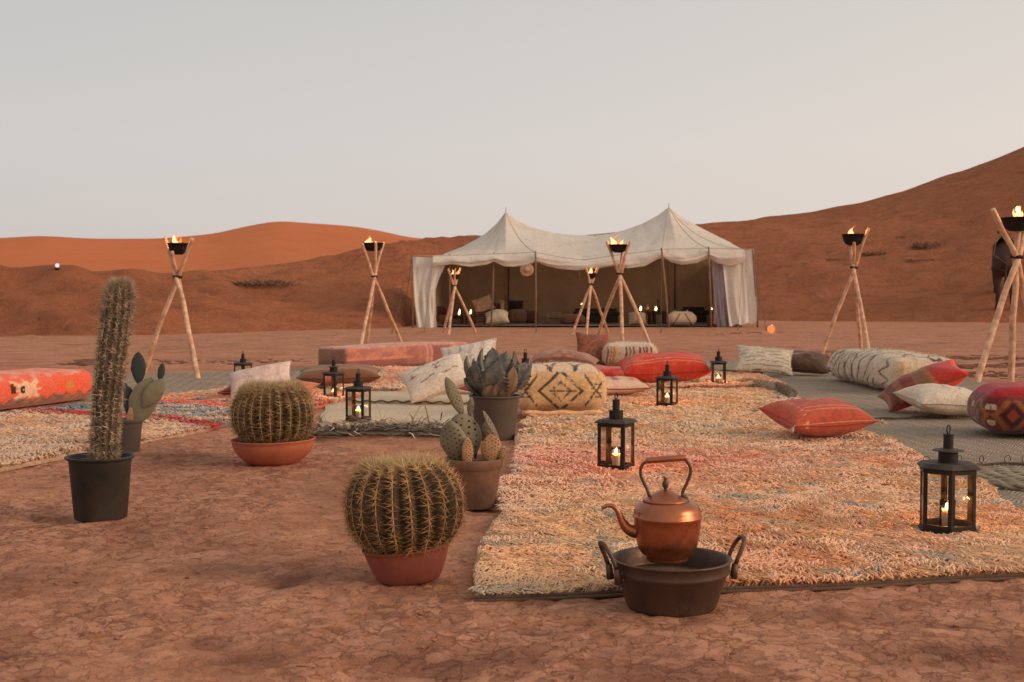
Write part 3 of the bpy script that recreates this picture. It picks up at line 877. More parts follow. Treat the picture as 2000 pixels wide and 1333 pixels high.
sq.location = G(1203, 917, ZR); sq.rotation_euler = (0, 0, R(63))
hx = lantern(6, .125, 'largest black lantern, six-sided with a disk collar, at the front right of the shaggy rug', True, 1.12, .0105)
hx.location = G(1850, 1036, ZR); hx.rotation_euler = (0, 0, R(48))
dup(sq, G(1303, 793, ZR), R(62), 'black candle lantern on the shaggy rug in front of the long red bolster', .93)
dup(sq, G(1403, 753, .05), R(86), 'black candle lantern at the right end of the red bolster', .93)
sq2 = dup(sq, G(700, 822, .03), R(73), 'black candle lantern standing in the straw fringe of the beige mat', .95)
sq3 = dup(sq, G(475, 752, .02), R(63), 'black candle lantern behind the cream cushion at the left barrel cactus', .88)
sq4 = dup(sq, G(1026, 762, .02), R(45), 'black candle lantern behind the diamond-patterned pouf and the agave', 1.0)
sq5 = dup(sq, G(946, 748, .02), R(45), 'black candle lantern mostly hidden behind the agave leaves', 1.0)
# the one with a collar at the left
s6 = lantern(4, .110, 'black lantern with a flat disk collar behind the lantern in the straw fringe', True, 1.17)
s6.location = G(652, 781, .03); s6.rotation_euler = (0, 0, R(60)); s6.scale = (.93,) * 3
# ------------------------------------------------------------------ rugs and mats
def quadpt(P, u, v):
    P = [np.array(p, float) for p in P]
    u = np.asarray(u)[..., None]; v = np.asarray(v)[..., None]
    return (P[0] * (1 - u) + P[1] * u) * (1 - v) + (P[3] * (1 - u) + P[2] * u) * v
def wobble(XY, amp, s=0):
    w = np.stack([vn(XY[..., 0] * 1.7, XY[..., 1] * 1.7, s) - .5, vn(XY[..., 0] * 1.7 + 9, XY[..., 1] * 1.7, s + 3) - .5], -1)
    return XY + w * amp * 2
def sheet(name, P, z, th, mat, colf, label, cat, n_=(80, 80), wob=.05, bumpz=.012, group=None, curl=0.0, seed=0, kind=None):
    """P: near-left, near-right, far-right, far-left"""
    U, V = np.meshgrid(np.linspace(0, 1, n_[0]), np.linspace(0, 1, n_[1]), indexing='ij')
    XY = wobble(quadpt(P, U, V), wob, seed)
    edge = np.minimum(np.minimum(U, 1 - U) * 12, np.minimum(V, 1 - V) * 25).clip(0, 1)
    Z = z + th * edge ** .4 + bumpz * (fbm(XY[..., 0] * 2.2, XY[..., 1] * 2.2, 3, seed) - .4) + curl * np.exp(-V * 30) * (.5 + .5 * vn(XY[..., 0] * 3, 0, 5))
    C = colf(U, V, XY)
    top = np.stack([XY[..., 0], XY[..., 1], Z], -1)
    mb = MB(); mb.add(top, gridq(*n_), None, C.reshape(-1, 3))
    i = np.arange(n_[0]); j = np.arange(n_[1])
    for loop in ([(a, 0) for a in i], [(n_[0] - 1, b_) for b_ in j], [(a, n_[1] - 1) for a in i], [(0, b_) for b_ in j]):
        e_ = np.array([top[a, b_] for a, b_ in loop]); ec = np.array([C[a, b_] for a, b_ in loop]) * .8
        lo = e_.copy(); lo[:, 2] = np.minimum(z - .012, lo[:, 2] - .01)
        mb.add(np.stack([e_, lo], 1), gridq(len(loop), 2), None, np.repeat(ec, 2, 0))
    o = mb.build(name, mat)
    return tag(o, label, cat, group, kind), (P, wob, seed)

def tufts(name, root, P, wob, seed, z, density, length, rad, colf, mat, lab=None, maxn=60000, lean=1.0, sub=None):
    """a shaggy pile: bent woollen locks, thicker and fewer with distance. sub = (u0,u1,v0,v1)"""
    rr = np.random.default_rng(seed + 50)
    u0, u1, v0, v1 = sub or (0, 1, 0, 1)
    cand = 400000
    U = u0 + (u1 - u0) * rr.random(cand); V = v0 + (v1 - v0) * rr.random(cand)
    XY = quadpt(P, U, V)
    Pn = np.array(P, float)[:, :2]
    area = .5 * abs(sum(Pn[i][0] * Pn[(i + 1) % 4][1] - Pn[(i + 1) % 4][0] * Pn[i][1] for i in range(4))) * (u1 - u0) * (v1 - v0)
    sp = density(XY[:, 1])
    prob = area / cand / sp ** 2
    keep = rr.random(cand) < prob
    keep &= np.abs(XY[:, 0]) < XY[:, 1] * .45 + .5
    U, V, XY, sp = U[keep][:maxn], V[keep][:maxn], XY[keep][:maxn], sp[keep][:maxn]
    XY = wobble(XY, wob, seed)
    n = len(U)
    C = colf(U, V, XY) * (1 + rr.normal(0, .055, (n, 1)))
    x, y = XY[:, 0], XY[:, 1]
    ang = -.95 + 3.4 * (fbm(x * 1.5, y * 1.5, 3, seed + 7) - .5) + 4.2 * (fbm(x * 8, y * 8, 2, 4) - .5) + rr.normal(0, .30, n)
    ln = length * (.7 + .6 * rr.random(n)) * (1 + .15 * (sp / .012 - 1)).clip(1, 1.8)
    ra = rad * (sp / .012) * (.65 + .7 * rr.random(n))
    k = lean * (.8 + .3 * rr.random(n))
    hump = (1 + 1.0 * (fbm(x * 8, y * 8, 2, 61) - .5)) * np.clip(.55 + 1.6 * (fbm(x * 1.1, y * 1.1, 2, 63) - .25), .5, 1.1)
    d = np.stack([np.cos(ang), np.sin(ang) * .9, np.zeros(n)], -1)
    side = np.stack([-np.sin(ang), np.cos(ang), np.zeros(n)], -1)
    b0 = np.stack([x, y, np.full(n, z)], -1)
    up = np.array([0, 0, 1.0])
    p1 = b0 + d * (ln * k * .45)[:, None] + up * (ln * .62 * hump)[:, None] + side * (rr.normal(0, .1, n) * ln)[:, None]
    p2 = b0 + d * (ln * k * 1.1)[:, None] + up * (ln * (.95 - .5 * k) * hump)[:, None] + side * (rr.normal(0, .2, n) * ln)[:, None]
    V_, Cc = [], []
    for p, rs, kk in ((b0, .8, .62), (p1, 1.0, .95), (p2, .75, 1.08)):
        for a in (0, 2.094, 4.188):
            V_.append(p + side * (math.cos(a) * ra * rs)[:, None] + (up * .6 - d * .5) * (math.sin(a) * ra * rs)[:, None])
            Cc.append(C * np.minimum(1.42, .93 / C.max(-1, keepdims=True)))
    V_ = np.stack(V_, 1).reshape(-1, 3); Cc = np.stack(Cc, 1).reshape(-1, 3)
    base = (np.arange(n) * 9)[:, None]
    q = []
    for r in (0, 1):
        for a in range(3):
            q.append(base + np.array([[r * 3 + a, r * 3 + (a + 1) % 3, (r + 1) * 3 + (a + 1) % 3, (r + 1) * 3 + a]]))
    t = base + np.array([[6, 7, 8]])
    mb = MB(); mb.add(V_, np.concatenate(q), t, Cc.clip(.01, .93))
    o = mb.build(name, mat, root, kind='stuff')
    if lab: o['label'] = lab
    return o

def blend(C, mask, col, k=1.0):
    m_ = (np.clip(mask, 0, 1) * k)[..., None]
    return C * (1 - m_) + np.array(col) * m_
def col0(shape, c): return np.ones((*shape, 3)) * np.array(c)

# the large shaggy rug
P1 = [(-.15, 4.2), (2.34, 4.56), (2.98, 13.4), (.27, 13.2)]
def c_big(U, V, XY):
    x, y = XY[..., 0], XY[..., 1]
    C = col0(x.shape, A(240, 190, 144))
    C = blend(C, (fbm(x * .9, y * .5, 3, 1) - .47) * 5, A(240, 176, 128), .7)
    C = blend(C, (fbm(x * 1.1 + 9, y * .8, 3, 2) - .54) * 6, A(240, 206, 168), .55)
    C = blend(C, (fbm(x * 3.0, y * 1.6, 3, 3) - .60) * 8, A(236, 156, 108), .5)
    C = blend(C, (fbm(x * 2.0 + 4, y * 1.0, 3, 8) - .62) * 9, A(220, 170, 132), .7)
    pink = np.exp(-((y - 7.35) / .75) ** 2) * np.exp(-((x - .55) / .85) ** 2) + .5 * np.exp(-((y - 7.7) / .6) ** 2)
    C = blend(C, pink * (.45 + fbm(x * 2, y * 3, 2, 5)), A(234, 150, 126), .7)
    C = blend(C, (fbm(x * 8 + 3, y * 5.0, 3, 12) - .74) * 20, A(128, 142, 136), .7)
    C = blend(C, (fbm(x * 2.6 + 13, y * 5.2, 3, 14) - .66) * 10, A(176, 158, 134), .8)
    lf = np.exp(-(U / .05)) * (fbm(x * 4, y * 2, 2, 33) * 1.3)
    C = blend(C, lf, A(176, 156, 130), .75)
    return C
rug1, s1_ = sheet('shaggy_rug', P1, .010, .012, M['wool'], c_big, 'huge peach and cream shaggy wool rug with blue flecks under the lanterns', 'rug', (90, 160), .05, .01)
def den1(y): return np.where(y < 6.3, .0107, np.where(y < 8.8, .0146, .0215))
tufts('wool_pile', rug1, *s1_, .019, den1, .039, .0052, c_big, M['tuft'], maxn=150000, lean=1.0)
# corded edge along the front of the rug
pts = quadpt(P1, np.linspace(0, 1, 90), np.zeros(90)); pts = wobble(pts, .05, 0)
mb = MB()
for dz, dy in ((.006, -.014), (.016, -.006)):
    v_, q_, t_ = tube([(p[0], p[1] + dy, dz) for p in pts], .0062, 7); mb.add(v_, q_, t_, A(104, 80, 62))
mb.build('corded_edge', M['fabric'], rug1)

# rug at the back, behind the big one
P2 = [(.75, 13.15), (3.0, 13.5), (3.1, 15.6), (.8, 15.8)]
rug2, s2_ = sheet('shaggy_rug', P2, .02, .03, M['wool'], lambda U, V, XY: blend(col0(U.shape, A(230, 172, 132)), (fbm(XY[..., 0] * 2, XY[..., 1] * 2, 3, 5) - .5) * 6, A(222, 190, 156)), 'peach shaggy rug behind the huge one, under the long red bolster', 'rug', (50, 40), .05)
tufts('wool_pile', rug2, *s2_, .045, lambda y: np.full(y.shape, .024), .05, .0052, lambda U, V, XY: blend(col0(U.shape, A(230, 172, 132)), (fbm(XY[..., 0] * 2, XY[..., 1] * 2, 3, 5) - .5) * 6, A(222, 190, 156)), M['tuft'], maxn=12000)

# left rug with colour stripes
P3 = [(-3.35, 6.2), (-1.45, 12.55), (-3.05, 13.5), (-5.6, 7.4)]
def c_left(U, V, XY):
    x, y = XY[..., 0], XY[..., 1]
    u = U + .03 * (fbm(x * 3, y * 3, 2, 4) - .5)
    nz = fbm(x * 3, y * 3, 3, 6)
    C = col0(x.shape, A(196, 162, 132))
    C = blend(C, (nz - .5) * 6, A(178, 134, 104), .8)
    def band(c, w): return np.clip(1.7 - np.abs(u - c) / w, 0, 1)
    C = blend(C, band(.545, .017), A(168, 52, 44), .95)
    C = blend(C, band(.60, .03) * (fbm(x * 2.2, y * 5, 2, 31) > .44), A(82, 112, 120), .85)
    C = blend(C, band(.68, .035) * (fbm(x * 2.2, y * 6, 2, 32) > .44), A(70, 108, 122), .9)
    C = blend(C, band(.735, .018) * (fbm(x * 1.5, y * 3, 2, 33) > .34), A(214, 88, 64), .85)
    C = blend(C, band(.79, .03), A(218, 140, 104), .7)
    C = blend(C, band(.77, .012) * (fbm(x * 2.5, y * 5, 2, 34) > .52), A(84, 112, 118), .85)
    C = blend(C, band(.84, .02) * (fbm(x * 1.6, y * 4, 2, 36) > .36), A(208, 92, 66), .7)
    C = blend(C, (u - .86) * 12, A(222, 162, 126), .8)
    C = blend(C, band(.40, .02) * (fbm(x * 2.5, y * 5, 2, 38) > .62), A(214, 150, 90), .6)
    return C
rug3, s3_ = sheet('shaggy_rug', P3, .015, .022, M['wool'], c_left, 'cream shaggy rug striped red, blue and orange on the left, behind the cacti', 'rug', (150, 70), .05)
tufts('wool_pile', rug3, *s3_, .03, lambda y: np.where(y < 9, .019, .025), .04, .0045, c_left, M['tuft'], maxn=40000)
# peach rug left of the centre
P4 = [(-1.85, 12.9), (-1.15, 13.1), (-1.0, 17.2), (-2.3, 16.4)]
fc4 = lambda U, V, XY: blend(blend(col0(U.shape, A(216, 180, 148)), (fbm(XY[..., 0] * 2, XY[..., 1] * 2, 3, 5) - .5) * 6, A(224, 160, 126)), (fbm(XY[..., 0] * 4, XY[..., 1] * 3, 3, 51) - .63) * 14, A(140, 148, 140))
rug4, s4_ = sheet('shaggy_rug', P4, .03, .02, M['wool'], fc4, 'small pale peach shaggy rug left of the cream cushion with wavy lines', 'rug', (50, 60), .05)
tufts('wool_pile', rug4, *s4_, .05, lambda y: np.full(y.shape, .026), .045, .005, fc4, M['tuft'], maxn=9000)

# woven mats
def mat_shader(name, c1, c2, strip=.07, pitch=.036, dk=.75):
    m, nt, n, l, b = new_mat(name)
    g = n.new('ShaderNodeNewGeometry'); v = g.outputs['Position']
    def mt(op, a, b_=None):
        q = n.new('ShaderNodeMath'); q.operation = op
        for i, s_ in enumerate((a, b_)):
            if s_ is None: continue
            if hasattr(s_, 'links'): l.new(s_, q.inputs[i])
            else: q.inputs[i].default_value = s_
        return q.outputs[0]
    wob_ = noise(nt, 5, 3, .6, v)
    vd = n.new('ShaderNodeVectorMath'); vd.operation = 'MULTIPLY_ADD'; l.new(wob_.outputs['Color'], vd.inputs[0]); vd.inputs[1].default_value = (.05, .05, 0); l.new(v, vd.inputs[2])
    sx = n.new('ShaderNodeSeparateXYZ'); l.new(vd.outputs[0], sx.inputs[0])
    xr = mt('ADD', sx.outputs[0], mt('MULTIPLY', sx.outputs[1], .12))
    tri = mt('PINGPONG', xr, strip)
    ph = mt('MULTIPLY', mt('ADD', sx.outputs[1], mt('MULTIPLY', tri, 1.3)), 6.2832 / pitch)
    ridge_ = mapr(nt, tri, 0, strip * .2, 0, 1)
    hgt = mt('MULTIPLY', mt('ADD', mt('MULTIPLY', mt('SINE', ph), .5), .5), ridge_)
    nz = noise(nt, 1.4, 5, .65, v); fz = noise(nt, 42, 4, .75, v)
    c = mixc(nt, mapr(nt, nz.outputs[0], .35, .65, 0, 1), c1, c2)
    c = mixc(nt, mapr(nt, hgt, 0, .7, dk, 0), c, tuple(x * .4 for x in c2))
    c = mixc(nt, mapr(nt, fz.outputs[0], .42, .7, 0, .6), c, tuple(min(.8, x * 1.5) for x in c1))
    l.new(c, b.inputs['Base Color']); b.inputs['Roughness'].default_value = .9; b.inputs['Specular IOR Level'].default_value = .15
    p = add_bump(nt, b, hgt, .9 if dk > .4 else .4, .012)
    add_bump(nt, b, fz.outputs[0], .7, .010, p)
    return m
M['mat_green'] = mat_shader('grass_mat', A(176, 158, 138), A(152, 136, 118))
M['mat_cream'] = mat_shader('cream_mat', A(218, 194, 166), A(198, 174, 146), .016, .010, .22)
nocol = lambda U, V, XY: col0(U.shape, (.3, .25, .2))
def woven(P, z, mat, label, **k):
    o, _ = sheet('woven_mat', P, z, .008, mat, nocol, label, 'mat', k.pop('n_', (60, 40)), k.pop('wob', .04), .01, 'woven grass mats under the cushions', k.pop('curl', .0), k.pop('seed', 1))
    return o
m4 = woven([(2.33, 6.0), (6.0, 5.6), (6.0, 8.2), (2.2, 7.8)], .004, M['mat_green'], 'nearest grey-green woven mat, at the right edge beside the big rug')
m3 = woven([(2.45, 7.42), (6.2, 7.7), (6.0, 10.9), (2.3, 10.6)], .016, M['mat_green'], 'grey-green woven mat under the dark red pouf with a looped front edge', curl=.02)
m2 = woven([(2.60, 10.05), (5.6, 10.7), (5.6, 15.7), (2.75, 17.2)], .030, M['mat_green'], 'broad grey-green woven mat under the long cream pouf and white cushion', curl=.02)
m1 = woven([(2.75, 16.2), (4.75, 17.0), (4.75, 19.2), (2.9, 19.2)], .044, M['mat_green'], 'farthest grey-green mat on the right, under the sequinned white cushion', curl=.03)
n1 = woven([(-4.4, 12.5), (-1.9, 13.0), (-.4, 19.2), (-5.2, 16.2)], .005, M['mat_green'], 'grey-green woven mat on the left under the long pink mattress')
n2 = woven([(-1.46, 9.35), (-.48, 9.2), (-.3, 12.0), (-1.86, 12.1)], .012, M['mat_cream'], 'cream woven mat with a straw fringe in the centre', n_=(50, 60))
n3 = woven([(-1.55, 11.7), (-.35, 11.55), (-.2, 14.5), (-1.75, 14.3)], .026, M['mat_cream'], 'cream woven mat under the cushion with wavy dark lines', curl=.02)
n4 = woven([(-5.6, 9.2), (-3.9, 11.5), (-4.3, 12.8), (-6.5, 11)], .006, M['mat_green'], 'brownish mat under the orange kilim pouf at the left edge')
# dark selvedges and fringe loops of the mats
def edge_cord(o, P, t0, t1, z, r, col, off=-.01):
    pts = quadpt(P, np.linspace(t0, t1, 50), np.zeros(50)); pts = wobble(pts, .04, 1)
    mb = MB(); v_, q_, t_ = tube([(p[0], p[1] + off, z + .008 * math.sin(i * 1.1)) for i, p in enumerate(pts)], r, 6)
    mb.add(v_, q_, t_, col); mb.build('edge_cord', M['fabric'], o)
    return pts
def loops(o, pts, z, r0, n_, i0, i1, col):
    for k in range(n_):
        f = i0 + (i1 - i0) * (k + random.random() * .5) / n_
        p = pts[int(f)] * (1 - f % 1) + pts[min(int(f) + 1, len(pts) - 1)] * (f % 1)
        r = r0 * random.uniform(.7, 1.25)
        a = np.linspace(-.6, math.pi * 2 - .9, 13); tilt = random.uniform(-.7, .7); sq_ = random.uniform(.7, 1.2)
        v_, q_, t_ = tube([(p[0] + r * sq_ * math.cos(x) * math.cos(tilt), p[1] - .01 + r * math.cos(x) * math.sin(tilt), z + r * .8 + r * math.sin(x)) for x in a], .0032, 5)
        mb = MB(); mb.add(v_, q_, t_, col); mb.build('fringe_loop', M['fabric'], o)
q3 = edge_cord(m3, [(2.45, 7.42), (6.2, 7.7), (6.0, 10.9), (2.3, 10.6)], 0, 1, .024, .006, A(104, 86, 68))
loops(m3, q3, .035, .021, 11, 0, 18, A(104, 80, 60))
q2 = edge_cord(m2, [(2.60, 10.05), (5.6, 10.7), (5.6, 15.7), (2.75, 17.2)], 0, 1, .038, .007, A(104, 90, 72))
loops(m2, q2, .05, .020, 22, 12, 32, A(128, 110, 86))
edge_cord(m1, [(2.75, 16.2), (4.75, 17.0), (4.75, 19.2), (2.9, 19.2)], 0, 1, .06, .012, A(92, 80, 64))
edge_cord(n3, [(-1.55, 11.7), (-.35, 11.55), (-.2, 14.5), (-1.75, 14.3)], 0, 1, .045, .008, A(100, 84, 66))
# twisted rope strips of the nearest mat
for k in range(9):
    y0 = 7.30 - k * .085; x0 = 2.50 - k * .006
    pts = [(x0 + .02 * math.sin(i * .8 + k) + i * .12, y0 - i * .045 + .008 * math.sin(i * 1.7 + k), .033 + .004 * math.sin(i * 2.3 + k)) for i in range(24)]
    mb = MB()
    for ph in (0, math.pi):
        sub = []
        for i in range(23 * 5):
            f = i / 5; a_ = int(f); w = f - a_
            p = np.array(pts[a_]) * (1 - w) + np.array(pts[a_ + 1]) * w
            sub.append(p + np.array([0, math.cos(i * .8 + ph) * .012, math.sin(i * .8 + ph) * .010]))
        v_, q_, t_ = tube(sub, .013, 5); mb.add(v_, q_, t_, np.array(A(158, 144, 120)) * random.uniform(.8, 1.1))
    mb.build('twisted_strand', M['fabric'], m4)
# furry curled edge lump between the big rug and the mats
def fur_lump(px0, py0, px1, py1, w, h, label, col, n_=2600, seed=3):
    a, b_ = G(px0, py0), G(px1, py1)
    rr = np.random.default_rng(seed)
    mb = MB()
    v_, q_ = lathe([(0, -.5), (.6, -.46), (.95, -.25), (1, 0), (.95, .25), (.6, .46), (0, .5)], 16)
    L = (b_ - a).length; ang = math.atan2(b_.y - a.y, b_.x - a.x)
    vv_ = v_ * np.array([w, h, L]); vv_ = vv_[:, [2, 0, 1]]
    c_ = (a + b_) / 2
    def bend(p): return p + np.array([0, 1, 0]) * (.05 * np.sin(p[:, :1] / L * 5))
    vv_ = xf(bend(vv_), (c_.x, c_.y, .03), (0, 0, ang)); mb.add(vv_, q_, None, np.array(col) * .6)
    V_, T_ = [], []
    for k in range(n_):
        t = rr.random() - .5; th = rr.random() * math.pi
        p = np.array([[t * L, math.cos(th) * w * (1 - (2 * t) ** 4), math.sin(th) * h * (1 - (2 * t) ** 4)]])
        nrm = np.array([[rr.normal(0, .5), math.cos(th), math.sin(th) * 1.0 + rr.normal(0, .3)]])
        nrm /= np.linalg.norm(nrm); e_ = bend(p) + nrm * .035 * rr.uniform(.6, 1.3) - np.array([[0, .008, .004]])
        sd_ = np.cross(nrm, rr.normal(0, 1, (1, 3))); sd_ /= np.linalg.norm(sd_)
        q0 = bend(p)
        tri = np.concatenate([q0 - sd_ * .004, q0 + sd_ * .004, e_]); tri = xf(tri, (c_.x, c_.y, .03), (0, 0, ang))
        T_.append((len(V_) * 3, len(V_) * 3 + 1, len(V_) * 3 + 2)); V_.append(tri)
    mb.add(np.concatenate(V_), None, T_, np.repeat(np.array(col)[None] * rr.uniform(.7, 1.25, (n_, 1)), 3, 0))
    o = mb.build('rolled_rug_edge', M['tuft']); tag(o, label, 'rug edge')
fur_lump(1452, 757, 1508, 770, .10, .075, 'grey furry roll of rug edge right of the lantern by the red bolster', A(176, 156, 132))
fur_lump(1526, 760, 1538, 786, .055, .06, 'short dark folded end of rug behind the red cushion', A(128, 112, 92), 1400, 5)

# straw fringe in front of the cream mat, and loose stalks
mb = MB(); rr = np.random.default_rng(5)
for k in range(950):
    f = rr.random(); px = 606 + 275 * f
    p = G(px, 850 - 6 * math.sin(f * 3) + rr.normal(0, 4)); L_ = rr.uniform(.10, .34)
    a = rr.normal(-math.pi / 2, 1.1) if rr.random() < .35 else rr.choice([0, math.pi]) + rr.normal(0, .45)
    el = rr.normal(.06, .16) if rr.random() < .985 else rr.uniform(.7, 1.2)
    d = np.array([math.cos(a) * math.cos(el), math.sin(a) * math.cos(el) * .7, math.sin(el)])
    p0 = np.array(p) + np.array([0, rr.uniform(-.05, .12), .008 + rr.random() * .05])
    side = np.cross(d, [0, 0, 1.0]); side /= np.linalg.norm(side) + 1e-6
    w = rr.uniform(.0035, .009); p1 = p0 + d * L_ * .55 + np.array([0, 0, .012]); p2 = p0 + d * L_ + np.array([0, 0, -.035 * rr.random()]); p2[2] = max(p2[2], .006)
    c = np.array(A(214, 182, 148)) * rr.choice([.12, .3, .7, 1.25]) * rr.uniform(.8, 1.15)
    mb.add([p0 - side * w, p0 + side * w, p1 + side * w, p1 - side * w, p2], [(0, 1, 2, 3)], [(3, 2, 4)], c)
o = mb.build('straw_fringe', M['fabric'], smooth=False); tag(o, 'tangled dry straw fringe along the front of the cream mat', None, None, 'stuff')

# ------------------------------------------------------------------ kettle and basin
M['brass_dark'] = simple('stained_brass', (.26, .15, .07), .5, .8, .5, 9, .2, 30, .003, (.12, .07, .04))
BC = G(1311, 1187); BC.z = 0
bas = empty('copper_basin', BC, 'wide dark tarnished basin with two ear handles on the clay before the rug', 'basin')
s = BC.y / FPX
rt, rb_, hh = 114 * s, 86 * s, 98 * s
prof = [(0, .002), (rb_ * .95, .001), (rb_, .006), (rb_ * 1.03, .014), (rt * .955, hh * .72), (rt * .985, hh * .74), (rt * .975, hh * .78), (rt * .99, hh * .97), (rt * 1.035, hh * .99), (rt * 1.04, hh * 1.012), (rt * 1.0, hh * 1.02), (rt * .965, hh * .99), (rt * .95, hh * .72), (rb_, .016), (0, .012)]
v_, q_ = lathe(prof, 64); mb = MB(); mb.add(v_, q_); mb.build('bowl', M['tarnish'], bas)
v_, q_ = lathe([(0, hh * .70), (rt * .45, hh * .70), (rt * .50, hh * .66), (rt * .90, hh * .62), (rt * .935, hh * .66), (rt * .93, hh * .63), (rt * .88, hh * .60), (0, hh * .60)], 48)
mb = MB(); mb.add(v_, q_); mb.build('inner_tray', M['brass_dark'], bas)
for sgn, ang in ((-1, 195), (1, 8)):
    a0 = R(ang); c_ = np.array([math.cos(a0), math.sin(a0)]) * rt * 1.0; tg = np.array([-math.sin(a0), math.cos(a0)])
    o_ = np.array([math.cos(a0), math.sin(a0)])
    pts = []
    for k in range(15):
        t = k / 14; w = math.sin(t * math.pi); x_ = (t - .5) * 2
        wd = .040 * math.copysign(abs(math.sin(x_ * math.pi / 2)) ** .8, x_) * (1 + .25 * w)
        pts.append((*(c_ + tg * wd + o_ * (.014 + .040 * w)), hh * .86 + .088 * w ** .8))
    v_, q_, t_ = tube(pts, .0075, 8); mb = MB(); mb.add(v_, q_, t_)
    for e_ in (-1, 1):
        v2, q2_, t2 = tube([(*(c_ + tg * .040 * e_ + o_ * .008), hh * .60), (*(c_ + tg * .040 * e_ + o_ * .014), hh * .90)], [.013, .011], 8); mb.add(v2, q2_, t2)
    mb.build('handle', M['tarnish'], bas)
for k in range(5):
    a0 = R([200, 208, 186, 352, 345, 12, 240, 300, 262, 320][k])
    p = np.array([math.cos(a0) * rt * .998, math.sin(a0) * rt * .998, hh * [.84, .68, .82, .80, .68, .84, .70, .70, .71, .69][k]])
    v_, q_ = lathe([(0, .004), (.004, .002), (.005, -.002)], 8); mb = MB(); mb.add(xf(v_, p, (0, math.pi / 2, a0)), q_); mb.build('rivet', M['brass_dark'], bas)
# kettle stands on the tray
KC = Vector((W(1303, 1088, BC.y).x, BC.y - .0, hh * .70))
ket = empty('copper_kettle', KC, 'copper kettle with curved spout and bail handle standing in the dark basin', 'kettle')
k_ = s
H0 = (1187 - 1098) * s                   # height of the foot above ground
def kz(py): return (1187 + 3 - py) * s * 1.0 - KC.z + .006
def kx(px): return (px - 1303) * s
prof = [(0, 0.0), (40, 0), (42, 4), (40, 8), (50, 13), (57, 22), (61, 36), (64, 52), (66, 68), (67, 82), (69, 85), (69.3, 88), (67, 90), (66.5, 97), (64, 104), (59, 110), (51, 115), (44, 118), (42, 116)]
base_y = 1099
v_, q_ = lathe([(a * s * .985, b_ * s + .0) for a, b_ in prof], 56)
zoff = kz(base_y)
mb = MB(); mb.add(xf(v_, (0, 0, zoff)), q_); mb.build('body', M['copper'], ket)
v_, q_ = lathe([(a * s, b_ * s) for a, b_ in [(44, 116), (45.5, 118), (44, 120.5), (39, 122.5), (32, 126), (22, 132), (13, 137), (7, 139.5), (0, 140)]], 48)
mb = MB(); mb.add(xf(v_, (kx(1299), 0, zoff)), q_); lid = mb.build('lid', M['copper'], ket)
v_, q_ = lathe([(a * s, b_ * s) for a, b_ in [(3, 138), (3.2, 141), (6, 146), (6.6, 150), (5.4, 155), (3.0, 158), (4.2, 160), (3.2, 163), (0, 164)]], 20)
mb = MB(); mb.add(xf(v_, (kx(1299), 0, zoff)), q_); mb.build('knob', M['tarnish'], lid)
def kp(px, py, dy=0.0): return (kx(px), dy, zoff + (base_y - py) * s)
sp = [kp(1256, 1044), kp(1238, 1043), kp(1224, 1036), kp(1214, 1022), kp(1208, 1008), kp(1202, 998), kp(1194, 992), kp(1184, 992), kp(1174, 997)]
# smooth the spout
def smooth(pts, rad, sub=4):
    P = np.array(pts, float); r_ = np.array(rad, float); o, rr_ = [], []
    for i in range(len(P) - 1):
        p0, p1, p2, p3 = P[max(i - 1, 0)], P[i], P[i + 1], P[min(i + 2, len(P) - 1)]
        for k in range(sub):
            t = k / sub
            o.append(.5 * ((2 * p1) + (-p0 + p2) * t + (2 * p0 - 5 * p1 + 4 * p2 - p3) * t * t + (-p0 + 3 * p1 - 3 * p2 + p3) * t ** 3)); rr_.append(r_[i] * (1 - t) + r_[i + 1] * t)
    o.append(P[-1]); rr_.append(r_[-1])
    return [tuple(x) for x in o], rr_
pp, rr_ = smooth(sp, [14 * s, 12.5 * s, 10.5 * s, 8 * s, 6.2 * s, 5.2 * s, 4.6 * s, 4.2 * s, 3.8 * s])
v_, q_, t_ = tube(pp, rr_, 16); mb = MB(); mb.add(v_, q_, t_); mb.build('spout', M['copper'], ket)
hp = [kp(1262, 990, -.004), kp(1268, 978), kp(1264, 962), kp(1256, 945), kp(1250, 928), kp(1253, 912), kp(1264, 903)]
pp, rr_ = smooth(hp, [5.5 * s, 3.6 * s, 3.2 * s, 3.2 * s, 3.2 * s, 3.2 * s, 3.4 * s])
v_, q_, t_ = tube(pp, rr_, 10); mb = MB(); mb.add(v_, q_, t_); mb.build('handle_arm', M['tarnish'], ket)
mb = MB()
hp = [kp(1338, 901), kp(1346, 912), kp(1348, 926), kp(1342, 945), kp(1335, 960), kp(1333, 970), kp(1342, 980, -.004)]
pp, rr_ = smooth(hp, [3.4 * s, 3.2 * s, 3.2 * s, 3.2 * s, 3.2 * s, 3.6 * s, 5.5 * s])
v_, q_, t_ = tube(pp, rr_, 10); mb.add(v_, q_, t_)
mb.build('handle_arm', M['tarnish'], ket)
v_, q_, t_ = tube([kp(1260, 903), kp(1262, 902.8), kp(1300, 900), kp(1338, 897.4), kp(1340, 897.3)], [5 * s, 6.2 * s, 6.4 * s, 6.2 * s, 5 * s], 16)
mb = MB(); mb.add(v_, q_, t_); mb.build('grip', M['copper'], ket)
